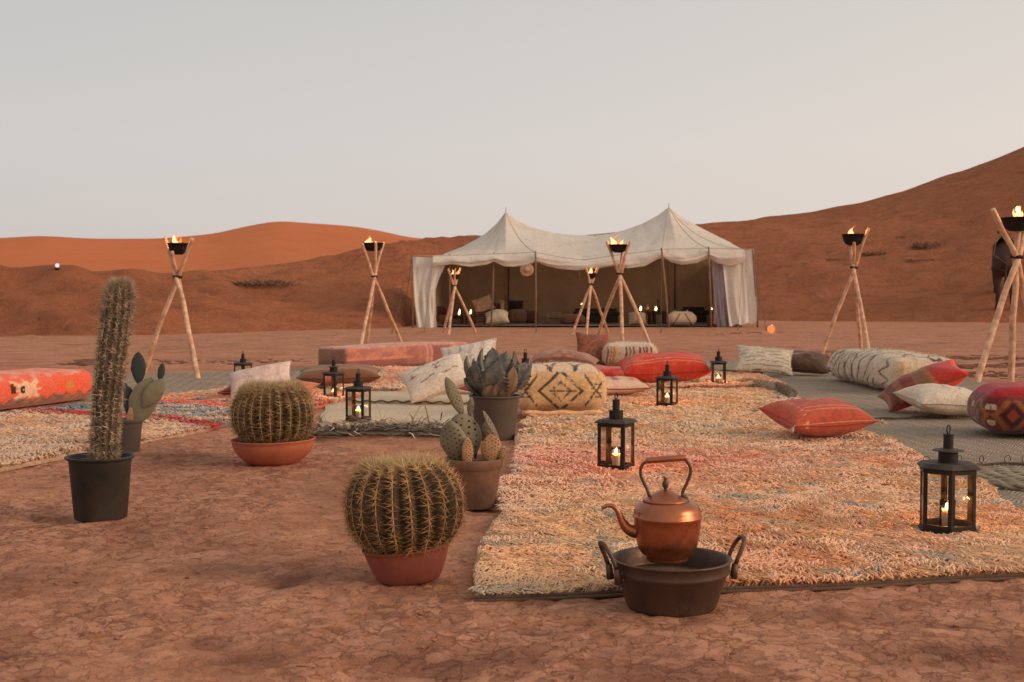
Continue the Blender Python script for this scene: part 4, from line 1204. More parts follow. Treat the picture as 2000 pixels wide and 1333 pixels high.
# ------------------------------------------------------------------ cacti and pots
def needle(mb, p, d, L, w, c, c2=None):
    p = np.array(p, float); d = np.array(d, float); d /= np.linalg.norm(d) + 1e-9
    s_ = np.cross(d, [.3, .2, 1.0]); s_ /= np.linalg.norm(s_) + 1e-9; t_ = np.cross(d, s_)
    b_ = [p + s_ * w, p + (-s_ * .5 + t_ * .87) * w, p + (-s_ * .5 - t_ * .87) * w]
    mb.v.append(np.array([*b_, p + d * L])); i = mb.n
    mb.t.append(np.array([(0, 1, 3), (1, 2, 3), (2, 0, 3)]) + i); mb.c.append(np.tile(np.array(c, float), (4, 1))); mb.n += 4
def pot(name, parent, rt, rb_, h, mat, rim=.012, soil=True, tilt=(0, 0, 0), lip=.06, th=.006, z0=0, round_=False):
    prof = [(0, 0), (rb_ * .96, 0), (rb_, .006), (rt * .955, h * (1 - lip) - .004), (rt * .975, h * (1 - lip)), (rt + rim * .3, h * (1 - lip) + .004), (rt + rim, h - .004), (rt + rim, h + .002), (rt, h + .002), (rt - th, h - .006), (rt * .93, h * .85), (0, h * .84)]
    if round_:
        prof = [(0, 0), (rb_ * .96, 0)] + [(rb_ + (rt - rb_) * (math.sin(u * math.pi / 2) ** .85 * round_ + u ** .8 * (1 - round_)), h * (1 - lip * .8) * u ** 1.05) for u in np.linspace(.04, 1, 9)] + prof[5:]
    v_, q_ = lathe(prof, 48); mb = MB(); mb.add(xf(v_, (0, 0, z0), tilt), q_)
    o = mb.build(name, mat, parent)
    if soil:
        mb = MB(); n_ = 26
        rr_ = np.linspace(0, rt * .95, 8); th_ = np.arange(n_) * 6.2832 / n_
        Rr, Th = np.meshgrid(rr_, th_, indexing='ij')
        Z = h * .87 + .012 * vn(Rr * 60 * np.cos(Th) + 9, Rr * 60 * np.sin(Th) + 9)
        V_ = np.stack([Rr * np.cos(Th), Rr * np.sin(Th), Z], -1)
        idx = gridq(8, n_); last = [(i * n_ + n_ - 1, (i + 1) * n_ + n_ - 1, (i + 1) * n_, i * n_) for i in range(7)]
        mb.add(xf(V_.reshape(-1, 3), (0, 0, z0), tilt), np.concatenate([idx, last])); mb.build('soil', M['soil'], parent)
    return o
M['cactus_green'] = simple('barrel_cactus_skin', A(52, 48, 34), .75, 0, .4, 10, .3, 60, .004, A(84, 66, 44))
M['column_green'] = simple('column_cactus_skin', A(88, 78, 60), .8, 0, .3, 9, .4, 60, .006, A(74, 60, 48))
M['spine'] = attr_mat('cactus_spine', .6, 0, 0, 0, 0, 0, 0, .1, 0, 50)

def barrel(cx_, cy_, R0, H, potspec, label, nrib, seed, tilt=(0, 0, 0), gold=(182, 140, 94), white=(210, 184, 138), pot_tilt=(0, 0, 0), pmat=None, rnd=1.0, off=0.0):
    """R0 radius, H body height; potspec (rt, rb, h)"""
    loc = G(cx_, cy_)
    t = empty('barrel_cactus', loc, label, 'cactus', 'barrel cacti in terracotta bowls')
    rr = np.random.default_rng(seed)
    rt, rb2, ph = potspec
    pot('pot', t, rt, rb2, ph, pmat or M['terracotta'], .006, True, pot_tilt, .09, .008, 0, rnd)
    zc = ph * .80 + H * .48
    C0 = np.array([off, 0, zc])
    nth, nph = nrib * 8, 44
    def surf(th, f):                        # f 0 bottom .. 1 top
        a = math.pi * (f - .5)
        ca = np.cos(a); r = R0 * np.sign(ca) * np.abs(ca) ** .72
        z = H * .5 * np.sign(np.sin(a)) * np.abs(np.sin(a)) ** .90
        z = z - .16 * H * np.exp(-((1 - f) / .09) ** 2)      # dimple at the crown
        rib = np.abs(np.sin(th * nrib / 2)) ** .8
        r = r * (1 + .05 * np.sin(th * 2 + seed) + .03 * np.sin(th * 3 + f * 4 + seed * 2))
        r = r * (1 - .17 * (1 - rib) * np.clip(np.sin(math.pi * np.clip(f, 0, 1)) * 1.6, 0, 1))
        return r, z
    TH, F = np.meshgrid(np.arange(nth) * 2 * math.pi / nth, np.linspace(.02, 1, nph), indexing='ij')
    r, z = surf(TH, F)
    V_ = np.stack([np.cos(TH) * r, np.sin(TH) * r, z], -1).reshape(-1, 3)
    mb = MB(); mb.add(xf(V_, (off, 0, zc), tilt), gridq(nth, nph, True)); mb.build('body', M['cactus_green'], t)
    mb = MB()
    M3 = np.array(Euler(tilt).to_matrix())
    for k in range(nrib):
        th = (2 * k + 1) * math.pi / nrib
        if math.sin(th) > .55: continue      # far side, never seen from in front
        radial = np.array([math.cos(th), math.sin(th), 0]); tang = np.array([-math.sin(th), math.cos(th), 0])
        fs = np.concatenate([np.arange(.10, .76, .036), np.arange(.76, .985, .016)]) + rr.normal(0, .004)
        for f in fs:
            r, z = surf(np.array(th), np.array(f)); r2, z2 = surf(np.array(th), np.array(f + .01))
            p = radial * float(r) + np.array([0, 0, float(z)])
            tn = radial * float(r2 - r) + np.array([0, 0, float(z2 - z)]); tn /= np.linalg.norm(tn) + 1e-9
            nrm = np.cross(tang, tn); nrm = nrm if nrm @ (radial + np.array([0, 0, (f - .5) * 1.5])) > 0 else -nrm
            top = np.clip((f - .70) * 5, 0, 1)
            c = np.array(A(*gold)) * (1 - top) + np.array(A(*white)) * top
            c = c * rr.choice([.55, .85, 1.15]) * rr.uniform(.85, 1.1) * (.8 + .35 * min(1, f * 1.6))
            L = .040 * (R0 / .21) * (1 + .1 * top)
            n_s = 9 if f < .72 else 8
            for j in range(n_s):
                if j < 2: d = -tn * 1.0 * (1 if j == 0 else -.25) + nrm * (.42 if j == 0 else 1.0) + tang * rr.normal(0, .15)
                else:
                    a = (j - 2) / (n_s - 3) * 2.3 - 1.15
                    sgn = 1 if j % 2 else -1
                    d = tang * sgn * 1.0 + nrm * rr.uniform(.10, .6) + tn * math.sin(a * 1.2) * .45 + rr.normal(0, .22, 3)
                if top > 0: d = d + (nrm * .6 + rr.normal(0, .55, 3)) * top + np.array([0, 0, .25]) * top
                q0 = M3 @ p + C0
                needle(mb, q0, M3 @ d, L * rr.uniform(.55, 1.25) * (1.15 if j == 0 else 1), .00125 * (R0 / .21) ** .5 * (1.5 if j == 0 else 1), c)
        # matted areole line along the rib
        pts = []
        for f in np.arange(.08, .97, .02):
            r, z = surf(np.array(th), np.array(f)); pts.append(M3 @ (radial * float(r) * 1.004 + np.array([0, 0, float(z)])) + C0)
        v_, q_, t_ = tube(pts, .0024, 4, False); mb.add(v_, q_, None, np.array(A(176, 134, 92)))
    # woolly crown
    for k in range(1500):
        a, d = rr.random() * 6.28, (rr.random() ** .6) * R0 * .62
        f = 1 - .30 * d / (R0 * .62)
        r, z = surf(np.array(a), np.array(f))
        p = np.array([math.cos(a) * min(d, float(r) if f < .9 else d), math.sin(a) * d, float(z) + .008])
        dd = np.array([math.cos(a) * .5, math.sin(a) * .5, 1.0]) + rr.normal(0, .45, 3)
        needle(mb, M3 @ p + C0, M3 @ dd, .034 * (R0 / .21) * rr.uniform(.6, 1.3), .0011, np.array(A(*white)) * rr.uniform(.7, 1.15))
    o = mb.build('spines', M['spine'], t, kind='stuff', smooth=False)
    return t
s2 = G(800, 1132).y / FPX
barrel(800, 1132, 114 * s2, 190 * s2, (84 * s2, 58 * s2, 68 * s2), 'large golden barrel cactus in a tilted terracotta bowl at the front', 21, 3, (0, R(-4), 0), pot_tilt=(0, R(-5.5), 0), pmat=M['terra_dark'], rnd=.25, off=-13 * s2)
s1 = G(535, 905).y / FPX
barrel(535, 905, 82 * s1, 122 * s1, (80 * s1, 46 * s1, 48 * s1), 'smaller barrel cactus in a wide terracotta bowl in front of the cream cushion', 28, 4, (0, R(-1), 0), gold=(172, 140, 100), white=(188, 166, 124), pot_tilt=(0, R(-1), 0))

# tall columnar cactus
loc = G(197, 1012); sc_ = loc.y / FPX
col = empty('column_cactus', loc, 'tall leaning columnar cactus full of spines in a black plastic pot', 'cactus')
pot('pot', col, 62 * sc_, 50 * sc_, 122 * sc_, M['pot_black'], .010, True, (0, 0, 0), .05)
path_px = [(205, 905, 23), (206, 880, 24), (208, 840, 25), (212, 780, 26), (219, 720, 26), (227, 660, 27), (234, 610, 27), (237, 585, 26), (239, 568, 23), (240, 558, 15), (240.5, 552, 5)]
def cpt(px, py): return np.array([(px - 197) * sc_, 0, (1012 + 3 - py) * sc_ * .995])
nr = 13; V_ = []; Cn = []
pxy = np.array(path_px, float)
# resample
tt = np.concatenate([np.linspace(0, 6.99, 60), np.linspace(7, 10, 14)])
cen = np.stack([np.interp(tt, np.arange(11), pxy[:, 0]), np.interp(tt, np.arange(11), pxy[:, 1])], -1); rad = np.interp(tt, np.arange(11), pxy[:, 2]) * sc_
cen3 = np.array([cpt(a, b_) for a, b_ in cen]); nth = nr * 6
th = np.arange(nth) * 2 * math.pi / nth
TH, I_ = np.meshgrid(th, np.arange(len(tt)), indexing='ij')
rr2 = rad[I_] * (1 - .16 * (1 - np.abs(np.sin(TH * nr / 2))) )
V_ = cen3[I_] + np.stack([np.cos(TH) * rr2, np.sin(TH) * rr2, np.zeros_like(TH)], -1)
mb = MB(); mb.add(V_, gridq(nth, len(tt), True)); mb.build('stem', M['column_green'], col)
mb = MB(); rr = np.random.default_rng(9)
for k in range(nr):
    a = (2 * k + 1) * math.pi / nr
    radial = np.array([math.cos(a), math.sin(a), 0]); tang = np.array([-math.sin(a), math.cos(a), 0])
    for f in np.arange(.3, 9.9, .115):
        c_ = np.array([np.interp(f, np.arange(11), [cpt(q[0], q[1])[j] for q in path_px]) for j in range(3)])
        r_ = np.interp(f, np.arange(11), pxy[:, 2]) * sc_
        hgt = f / 10
        col_ = np.array(A(204, 180, 150)) * (1 if rr.random() < .45 else .5) * rr.uniform(.7, 1.15)
        for j in range(9):
            d = radial * rr.uniform(.25, 1.0) + tang * rr.normal(0, .75) + np.array([0, 0, rr.normal(.05, .6) + (.9 if f > 8 else 0)])
            needle(mb, c_ + radial * r_, d, rr.uniform(.014, .036) * (1.5 if f > 8.6 else 1), .0014, col_)
        if rr.random() < .14:
            needle(mb, c_ + radial * r_, radial + np.array([0, 0, rr.normal(0, .5)]) + tang * rr.normal(0, .4), .055, .0013, A(200, 176, 146))
mb.build('spines', M['spine'], col, kind='stuff', smooth=False)

# ---- prickly pears
M['pad'] = simple('prickly_pear_skin', A(136, 130, 104), .7, 0, .25, 7, .25, 40, .006, A(118, 108, 88))
M['pad_dark'] = simple('dark_prickly_pear_skin', A(56, 62, 58), .7, 0, .25, 7, .2, 40, .006)
M['pad_tan'] = simple('tan_prickly_pear_skin', A(178, 146, 106), .75, 0, .3, 9, .3, 40, .006, A(156, 116, 80))
M['areole'] = simple('areole', A(78, 52, 38), .9)
def pad(parent, p0, p1, w, th, mat, yaw=0.0, spots=26, seed=0, name='pad', sag=0.0):
    """pad growing from p0 to p1 (3D), half width w, thickness th, yaw = turn about its own axis"""
    rr = np.random.default_rng(seed + 100)
    p0, p1 = np.array(p0, float), np.array(p1, float); L = np.linalg.norm(p1 - p0); ax = (p1 - p0) / L
    s_ = np.cross([0, 1, 0], ax); s_ /= np.linalg.norm(s_); n_ = np.cross(ax, s_)
    sa = s_ * math.cos(yaw) + n_ * math.sin(yaw); na = -s_ * math.sin(yaw) + n_ * math.cos(yaw)
    nu, nv = 18, 24
    f = np.linspace(0, 1, nu); prof = np.sin(np.pi * np.clip(f, 0, 1) ** .80) ** .62 * (.62 + .38 * np.sin(np.pi * f * .5) )
    prof[0] = .18; prof[-1] = .02
    a = np.arange(nv) * 2 * math.pi / nv
    F, Aa = np.meshgrid(np.arange(nu), a, indexing='ij')
    wv = w * prof[F]; tv = th * prof[F] ** .6 * .5
    bump = 1 + .10 * (vn(F * .4 + seed, Aa * 1.3, seed) - .5)
    V_ = p0 + ax * (f[F] * L)[..., None] + sa * (np.cos(Aa) * wv * bump)[..., None] + na * (np.sin(Aa) * tv + sag * np.sin(np.pi * f[F]))[..., None]
    V_ = V_.transpose(1, 0, 2)
    mb = MB(); mb.add(V_.reshape(-1, 3), gridq(nv, nu, True)); o = mb.build(name, mat, parent)
    if spots:
        mb = MB(); vv2, ff2 = rock_mesh(0); sz = max(.0032, w * .055)
        for r_ in range(8):
            for c_ in range(-3, 4):
                ff_ = (r_ + .6 + (c_ % 2) * .5) / 8.6; pr = np.interp(ff_, f, prof)
                x = c_ / 3.6 * w
                if abs(x) > w * pr * .9: continue
                for sgn in (-1, 1):
                    y_ = th * .5 * pr ** .6 * math.sqrt(max(0, 1 - (x / (w * pr)) ** 2)) * sgn + sag * math.sin(math.pi * ff_)
                    q = p0 + ax * ff_ * L + sa * (x + rr.normal(0, w * .03)) + na * y_
                    mb.add(vv2 * sz * rr.uniform(.7, 1.2) + q, None, ff2)
        mb.build('areoles', M['areole'], o, kind='stuff')
    return o
# the one behind the column cactus
loc = G(252, 884); a_ = loc.y / FPX
pp_ = empty('prickly_pear', loc, 'dark prickly pear in a grey pot behind the tall columnar cactus', 'cactus')
def L_(px, py, dy=0.0): return ((px - 252) * a_, dy, (884 + 2 - py) * a_)
pot('pot', pp_, 27 * a_, 20 * a_, 66 * a_, M['pot_grey'], .008, True, (0, 0, 0), .12)
pad(pp_, L_(265, 830), L_(250, 755), 17 * a_, .05, M['pad_dark'], .5, 10, 1)
pad(pp_, L_(268, 828, -.03), L_(300, 738, -.03), 31 * a_, .04, M['pad'], .1, 0, 2)
pad(pp_, L_(286, 795, -.05), L_(326, 740, -.05), 20 * a_, .03, M['pad'], .2, 0, 3)
pad(pp_, L_(275, 750, -.03), L_(275, 688, -.03), 16.5 * a_, .025, M['pad_dark'], .1, 0, 4)
pad(pp_, L_(318, 745, -.05), L_(324, 709, -.05), 8 * a_, .025, M['pad_dark'], .3, 0, 5)
pad(pp_, L_(252, 775, -.01), L_(240, 742, -.01), 9 * a_, .02, M['pad_dark'], .9, 0, 6)
pad(pp_, L_(258, 835, -.05), L_(262, 795, -.06), 8 * a_, .02, M['pad_tan'], .7, 4, 7)
# the one in the stained pot
loc = G(926, 990); a_ = loc.y / FPX
op = empty('prickly_pear', loc, 'spotted prickly pear with pale pads in a stained clay pot beside the rug', 'cactus')
def L_(px, py, dy=0.0): return ((px - 926) * a_, dy, (990 + 3 - py) * a_)
pot('pot', op, 55 * a_, 42 * a_, 96 * a_, M['pot_brown'], .006, True, (0, 0, 0), .2)
pad(op, L_(908, 905, -.02), L_(900, 806, -.03), 43 * a_, .07, M['pad'], .15, 30, 11)
pad(op, L_(893, 900, -.05), L_(880, 820, -.08), 31 * a_, .06, M['pad'], -.3, 24, 12)
pad(op, L_(905, 812, -.03), L_(872, 736, -.05), 15 * a_, .03, M['pad_tan'] if False else M['pad'], .35, 26, 13)
pad(op, L_(918, 815, .0), L_(921, 777, .0), 9 * a_, .025, M['pad'], .6, 10, 14)
pad(op, L_(915, 912, -.09), L_(914, 850, -.11), 14 * a_, .03, M['pad_tan'], .5, 26, 15)
pad(op, L_(958, 905, -.05), L_(962, 845, -.06), 23 * a_, .04, M['pad_tan'], .2, 30, 16)
pad(op, L_(976, 862, -.05), L_(944, 802, -.05), 11 * a_, .02, M['pad'], 1.1, 14, 17)
pad(op, L_(950, 858, .03), L_(953, 824, .03), 13 * a_, .03, M['pad'], .3, 10, 18)
pad(op, L_(975, 902, -.04), L_(985, 870, -.05), 10 * a_, .04, M['pad_tan'], .4, 14, 19)
pad(op, L_(928, 900, .02), L_(928, 838, .02), 7 * a_, .04, M['pad_dark'], .4, 0, 20)

# agave
loc = G(967, 858); a_ = loc.y / FPX
ag = empty('agave', loc, 'blue-grey agave with toothed leaves in a dark pot at the rug edge', 'agave')
def L_(px, py, dy=0.0): return np.array([(px - 967) * a_, dy, (858 + 3 - py) * a_])
pot('pot', ag, 49 * a_, 38 * a_, 86 * a_, M['pot_grey'], .012, True, (0, 0, 0), .05)
M['agave'] = simple('agave_leaf', A(136, 132, 120), .55, 0, .3, 11, .3, 20, .012, A(78, 77, 72))
M['agave_brown'] = simple('dry_agave_leaf', A(150, 118, 90), .8, 0, .3, 7, .2, 20, .01, A(120, 100, 82))
def leaf(p0, p1, bulge, w, seed, mat, cup=.35):
    rr = np.random.default_rng(seed)
    p0, p1 = np.array(p0), np.array(p1); ax = p1 - p0
    n_ = 22; V_ = []
    out_ = np.array(bulge, float)
    s_ = np.cross(ax, out_ + np.array([1e-4, -.01, 0])); s_ /= np.linalg.norm(s_); nn = np.cross(s_, ax); nn /= np.linalg.norm(nn)
    cr = []
    for i in range(n_):
        f = i / (n_ - 1)
        c = p0 + ax * f + out_ * math.sin(f * math.pi * .9) * 1.0
        ww = w * (.55 + .45 * min(1, f * 2.5)) * (1 - max(0, f - .55) ** 1.9 * 4.3) if f < .98 else .001
        ww = max(ww, .0015)
        tooth = 1 + (.22 if i % 2 == 1 else 0) * (f < .93) * rr.uniform(.6, 1.3)
        row = []
        for x in (-1, -.55, 0, .55, 1):
            row.append(c + s_ * x * ww * (tooth if abs(x) == 1 else 1) + nn * (cup * ww * (x * x) + .015 * w * 4 * rr.normal(0, .15)))
        for x in (.55, 0, -.55):
            row.append(c + s_ * x * ww + nn * (cup * ww * x * x - (.010 + .02 * (1 - f)) * (1.2 - abs(x))))
        V_.append(row)
    V_ = np.array(V_).transpose(1, 0, 2)
    mb = MB(); mb.add(V_.reshape(-1, 3), gridq(8, n_, True)); mb.build('leaf', mat, ag)
lv = [((960, 776, .02), (944, 684, .05), 20, (-.04, 0, 0)), ((966, 776, .05), (962, 682, .10), 22, (0, 0, 0)), ((972, 776, .06), (1003, 690, .09), 22, (.03, 0, 0)), ((978, 776, .04), (1030, 716, .06), 20, (.03, 0, .03)),
      ((952, 778, 0), (914, 698, -.04), 20, (-.04, 0, .0)), ((955, 780, -.05), (934, 706, -.12), 20, (-.04, -.03, 0)), ((966, 782, -.06), (973, 706, -.15), 25, (-.01, -.05, 0)), ((980, 782, -.03), (1035, 708, -.06), 13, (.045, 0, -.01)),
      ((950, 780, -.02), (908, 742, -.06), 12, (-.02, 0, .02)), ((972, 778, 0), (990, 688, 0), 20, (.0, .02, 0)), ((958, 776, .10), (925, 705, .16), 16, (-.03, 0, 0)), ((985, 780, 0), (1012, 720, .02), 17, (.03, 0, 0))]
for k, ((ax_, ay_, ad), (bx_, by_, bd), w_, bl) in enumerate(lv):
    leaf(L_(ax_, ay_, ad), L_(bx_, by_, bd), bl, w_ * a_, k, M['agave'])
leaf(L_(975, 784, -.09), L_(1002, 716, -.14), (.02, -.03, 0), 14 * a_, 31, M['agave_brown'])
leaf(L_(952, 783, -.11), L_(962, 752, -.14), (0, -.02, 0), 14 * a_, 32, M['agave_brown'])
leaf(L_(970, 784, -.11), L_(978, 745, -.14), (0, -.02, 0), 12 * a_, 33, M['agave_brown'])
# ------------------------------------------------------------------ cushions and poufs
import bmesh
def weld(o):
    bm = bmesh.new(); bm.from_mesh(o.data); bmesh.ops.remove_doubles(bm, verts=bm.verts, dist=.0008); bm.to_mesh(o.data); bm.free()
def settle(o, V, rot, px, pyb, z0, lowf=.25):
    """stand the object so that its near bottom edge rests on the ground point under this pixel"""
    Mx = np.array(Euler(rot).to_matrix()); Q = V @ Mx.T
    zmin = Q[:, 2].min(); low = Q[Q[:, 2] < zmin + lowf * (Q[:, 2].max() - zmin)]
    g_ = G(px, pyb, z0)
    y = g_.y - low[:, 1].min()
    x = (px - CX) / FPX * y - (Q[:, 0].min() + Q[:, 0].max()) / 2
    o.location = (x, y, z0 - zmin); o.rotation_euler = rot
def cushion(label, px, pyb, w, h, t, rot, colf, z0=.03, seed=0, n_=44, pinch=.09, crease=.95, group=None, mat='fabric', bulge=.46, cat='cushion', name='cushion'):
    g = np.linspace(-1, 1, n_); g = np.sign(g) * (1 - (1 - np.abs(g)) ** 1.25)
    U, V = np.meshgrid(g, g, indexing='ij')
    X = w / 2 * U * (1 - pinch * (1 - V ** 2)); Y = h / 2 * V * (1 - pinch * (1 - U ** 2))
    prof = ((1 - np.abs(U) ** 2.3) * (1 - np.abs(V) ** 2.3)).clip(0) ** bulge
    wr = (fbm(U * 2.2 + seed, V * 2.2, 3, seed) - .5) * .35 * crease
    ed = (1 - np.maximum(np.abs(U), np.abs(V))).clip(0, 1)
    fold = .10 * crease * np.sin((U + V * .4) * 9 + seed) * np.exp(-ed * 6) * (ed > 0)
    mb = MB(); tot = []
    for s_ in (1, -1):
        Z = s_ * t / 2 * prof * (1 + (wr if s_ > 0 else wr * .4)) + t * .25 * fold * (ed > 0) + .05 * t * np.sin(U * 2 + seed)
        P_ = np.stack([X, Y, Z], -1).reshape(-1, 3)
        q = gridq(n_, n_)
        mb.add(P_, q if s_ > 0 else q[:, ::-1], None, colf(U, V, s_).reshape(-1, 3)); tot.append(P_)
    o = mb.build(name, M[mat]); settle(o, np.concatenate(tot), rot, px, pyb, z0)
    tag(o, label, cat, group)
    # piping round the seam
    k = n_ - 1
    loop = [(X[i, 0], Y[i, 0], .05 * t * math.sin(U[i, 0] * 2 + seed)) for i in range(n_)] + [(X[k, j], Y[k, j], .05 * t * math.sin(U[k, j] * 2 + seed)) for j in range(n_)] + \
           [(X[i, k], Y[i, k], .05 * t * math.sin(U[i, k] * 2 + seed)) for i in range(k, -1, -1)] + [(X[0, j], Y[0, j], .05 * t * math.sin(U[0, j] * 2 + seed)) for j in range(k, -1, -1)]
    c_ = colf(np.array([[.0]]), np.array([[.97]]), 1)[0, 0]
    v_, q_, t_ = tube(loop[::2], .006, 5); m2_ = MB(); m2_.add(v_, q_, t_, c_ * .8); m2_.build('piping', M['fabric'], o)
    return o
def pouf(label, px, pyb, w, d, h, r, rz, colf, z0=.03, seed=0, n_=(36, 30, 22), puff=.06, mat='fabric', cat='pouf', name='pouf', sagx=.0, at=None):
    nx, ny, nz = n_
    mb = MB(); tot = []
    def face(a, b_, fixed, axis, flip):
        Aa, Bb = np.meshgrid(np.linspace(-1, 1, a), np.linspace(-1, 1, b_), indexing='ij')
        P_ = np.zeros((*Aa.shape, 3)); o_ = [k for k in range(3) if k != axis]
        P_[..., o_[0]] = Aa; P_[..., o_[1]] = Bb; P_[..., axis] = fixed
        H = np.array([w / 2, d / 2, h / 2]); raw = P_ * H
        core = np.clip(raw, -(H - r), H - r); dv = raw - core; L = np.linalg.norm(dv, axis=-1, keepdims=True)
        pos = core + dv / np.maximum(L, 1e-6) * np.minimum(L, r)
        nrm = dv / np.maximum(L, 1e-6)
        xn, yn, zn = [pos[..., k] / H[k] for k in range(3)]
        bul = puff * h * (fbm(pos[..., 0] * 5 / w + seed + 3, pos[..., 1] * 5 / w + pos[..., 2] * 4, 3, seed) - .35)
        pos = pos + nrm * bul[..., None]
        if axis == 2 and fixed > 0:
            pos[..., 2] += h * .10 * (1 - P_[..., 0] ** 2) * (1 - P_[..., 1] ** 2)
        if axis == 1: pos[..., 1] += fixed * min(d, w) * .05 * (1 - P_[..., 0] ** 2) * (1 - P_[..., 2] ** 2)
        if axis == 0: pos[..., 0] += fixed * min(d, w) * .04 * (1 - P_[..., 1] ** 2) * (1 - P_[..., 2] ** 2)
        pos[..., 2] -= sagx * h * np.abs(xn) ** 3 * (zn > 0)
        C = colf(xn, yn, (zn + 1) / 2, axis * (1 if fixed > 0 else -1) if axis else (0.5 if fixed > 0 else -.5))
        q = gridq(a, b_); mb.add(pos, q[:, ::-1] if flip else q, None, C.reshape(-1, 3)); tot.append(pos.reshape(-1, 3))
    face(nx, ny, 1, 2, False); face(nx, ny, -1, 2, True)
    face(nx, nz, -1, 1, False); face(nx, nz, 1, 1, True)
    face(ny, nz, 1, 0, False); face(ny, nz, -1, 0, True)
    o = mb.build(name, M[mat]); weld(o); settle(o, np.concatenate(tot), (0, 0, rz), px, pyb, z0)
    if at is not None: o.location.x, o.location.y = at
    return tag(o, label, cat)
def fringe(o, n_, L, w, col, seed=0, zmin=-9., up=0.3):
    """short woollen fibres over the faces of a pouf or cushion"""
    me = o.data; rr = np.random.default_rng(seed)
    nv_ = len(me.vertices); co = np.zeros(nv_ * 3); me.vertices.foreach_get('co', co); co = co.reshape(-1, 3)
    no = np.zeros(nv_ * 3); me.vertex_normals.foreach_get('vector', no); no = no.reshape(-1, 3)
    ca = np.zeros(nv_ * 4, np.float32); me.color_attributes['Col'].data.foreach_get('color', ca); ca = ca.reshape(-1, 4)[:, :3]
    idx = rr.integers(0, nv_, n_)
    p = co[idx] + rr.normal(0, .008, (n_, 3)); d = no[idx] + rr.normal(0, .45, (n_, 3)) + np.array([0, 0, -up]); d /= np.linalg.norm(d, axis=1)[:, None]
    s_ = np.cross(d, rr.normal(0, 1, (n_, 3))); s_ /= np.linalg.norm(s_, axis=1)[:, None]
    V_ = np.stack([p - s_ * w, p + s_ * w, p + d * L * rr.uniform(.5, 1.2, (n_, 1))], 1).reshape(-1, 3)
    T_ = np.arange(n_ * 3).reshape(-1, 3)
    c = np.repeat(ca[idx] * rr.uniform(.8, 1.2, (n_, 1)), 3, 0)
    mb = MB(); mb.add(V_, None, T_, c); mb.build('wool_nap', M['tuft'], o, kind='stuff', smooth=False)

W_ = A(226, 206, 184); DK = A(74, 56, 46)
def nzf(a, b_, s): return fbm(a * 3, b_ * 3, 3, s)

# --- orange kilim pouf at the left edge
def c_kilim(x, y, z, f):
    C = col0(x.shape, A(236, 96, 62)); s_ = (x + 1) / 2 * 2.6      # metres along
    C = blend(C, (nzf(x * 3, z * 2, 3) - .5) * 5, A(232, 116, 84), .35)
    if f == -1 or f in (.5, -.5):
        q_ = s_ if f == -1 else (y + 1) * .4 + 2.2
        per = .62; u = (q_ % per) / per
        dd = np.maximum(np.abs(u - .5) * per / .19, np.abs(z - .58) / .30); an = np.arctan2((z - .58) / .3, (u - .5) * per / .19)
        star = dd < .82 + .25 * np.cos(an * 8)
        k = (np.floor(q_ / per) % 2 == 0)
        C = blend(C, (star & k) * 1.0, A(242, 190, 150), .95)
        C = blend(C, ((dd < 1.1) & ~k) * 1.0, A(238, 92, 46), .9)
        C = blend(C, ((dd < .35) & ~k) * 1.0, A(206, 138, 48), .9)
        tri = np.abs(((q_ * 5.2) % 1) - .5) * 2
        low = z < .16 + .20 * tri
        kk = np.floor(q_ * 5.2) % 3
        C = blend(C, low * 1.0, A(170, 98, 56), .95)
        C = blend(C, ((z < .36 - .20 * tri) & (z > .14) & ~low & (kk == 1)) * 1.0, A(108, 108, 96), .95)
        C = blend(C, (low & (kk == 2)) * 1.0, A(186, 122, 58), .95)
        C = blend(C, (np.abs(z - .17 - .20 * tri) < .025) * 1.0, A(84, 52, 44), .8)
    if f == 2:
        C = blend(C, (nzf(x * 6, y * 2, 9) - .4) * 5, A(232, 158, 128), .8)
    return C
kil = pouf('long coral and orange kilim pouf with star pattern, cut off by the left edge', 0, 805, 2.7, .70, .29, .10, 0, c_kilim, .02, 1, (90, 24, 26))
pa, pb = G(0, 806, .02), G(183, 781, .02)
di = (pb - pa).normalized(); ang = math.atan2(di.y, di.x)
ctr = pb - di * 1.30 + Vector((-di.y, di.x, 0)) * .36
kil.rotation_euler = (0, 0, ang); kil.location.x, kil.location.y = ctr.x, ctr.y
def letter(ch, px, py):
    cu = bpy.data.curves.new('embroidered_letter', 'FONT'); cu.body = ch; cu.size = .115; cu.extrude = .002; cu.align_x = 'CENTER'; cu.offset = .006
    tmp = bpy.data.objects.new('tmp', cu); COL.objects.link(tmp); bpy.context.view_layer.update()
    me = bpy.data.meshes.new_from_object(tmp.evaluated_get(bpy.context.evaluated_depsgraph_get())); COL.objects.unlink(tmp); bpy.data.objects.remove(tmp)
    me.materials.clear(); me.materials.append(M['letter'])
    o = bpy.data.objects.new('embroidered_letter', me); COL.objects.link(o); o.parent = kil
    # find the front face of the pouf along this pixel
    bpy.context.view_layer.update()
    inv_ = kil.matrix_world.inverted(); d = ray(px, py)
    ok, loc, nrm, _ = kil.ray_cast(inv_ @ Vector((0, 0, CAMH)), (inv_.to_3x3() @ d).normalized())
    if ok:
        zax = nrm.normalized(); xax = Vector((0, 0, 1)).cross(zax).normalized(); yax = zax.cross(xax)
        o.matrix_local = Matrix.Translation(loc + zax * .006) @ Matrix((xax, yax, zax)).transposed().to_4x4()
    return o
M['letter'] = simple('dark_green_embroidery', A(70, 62, 36), .9)
letter('h', 26, 768); letter('c', 44, 767)

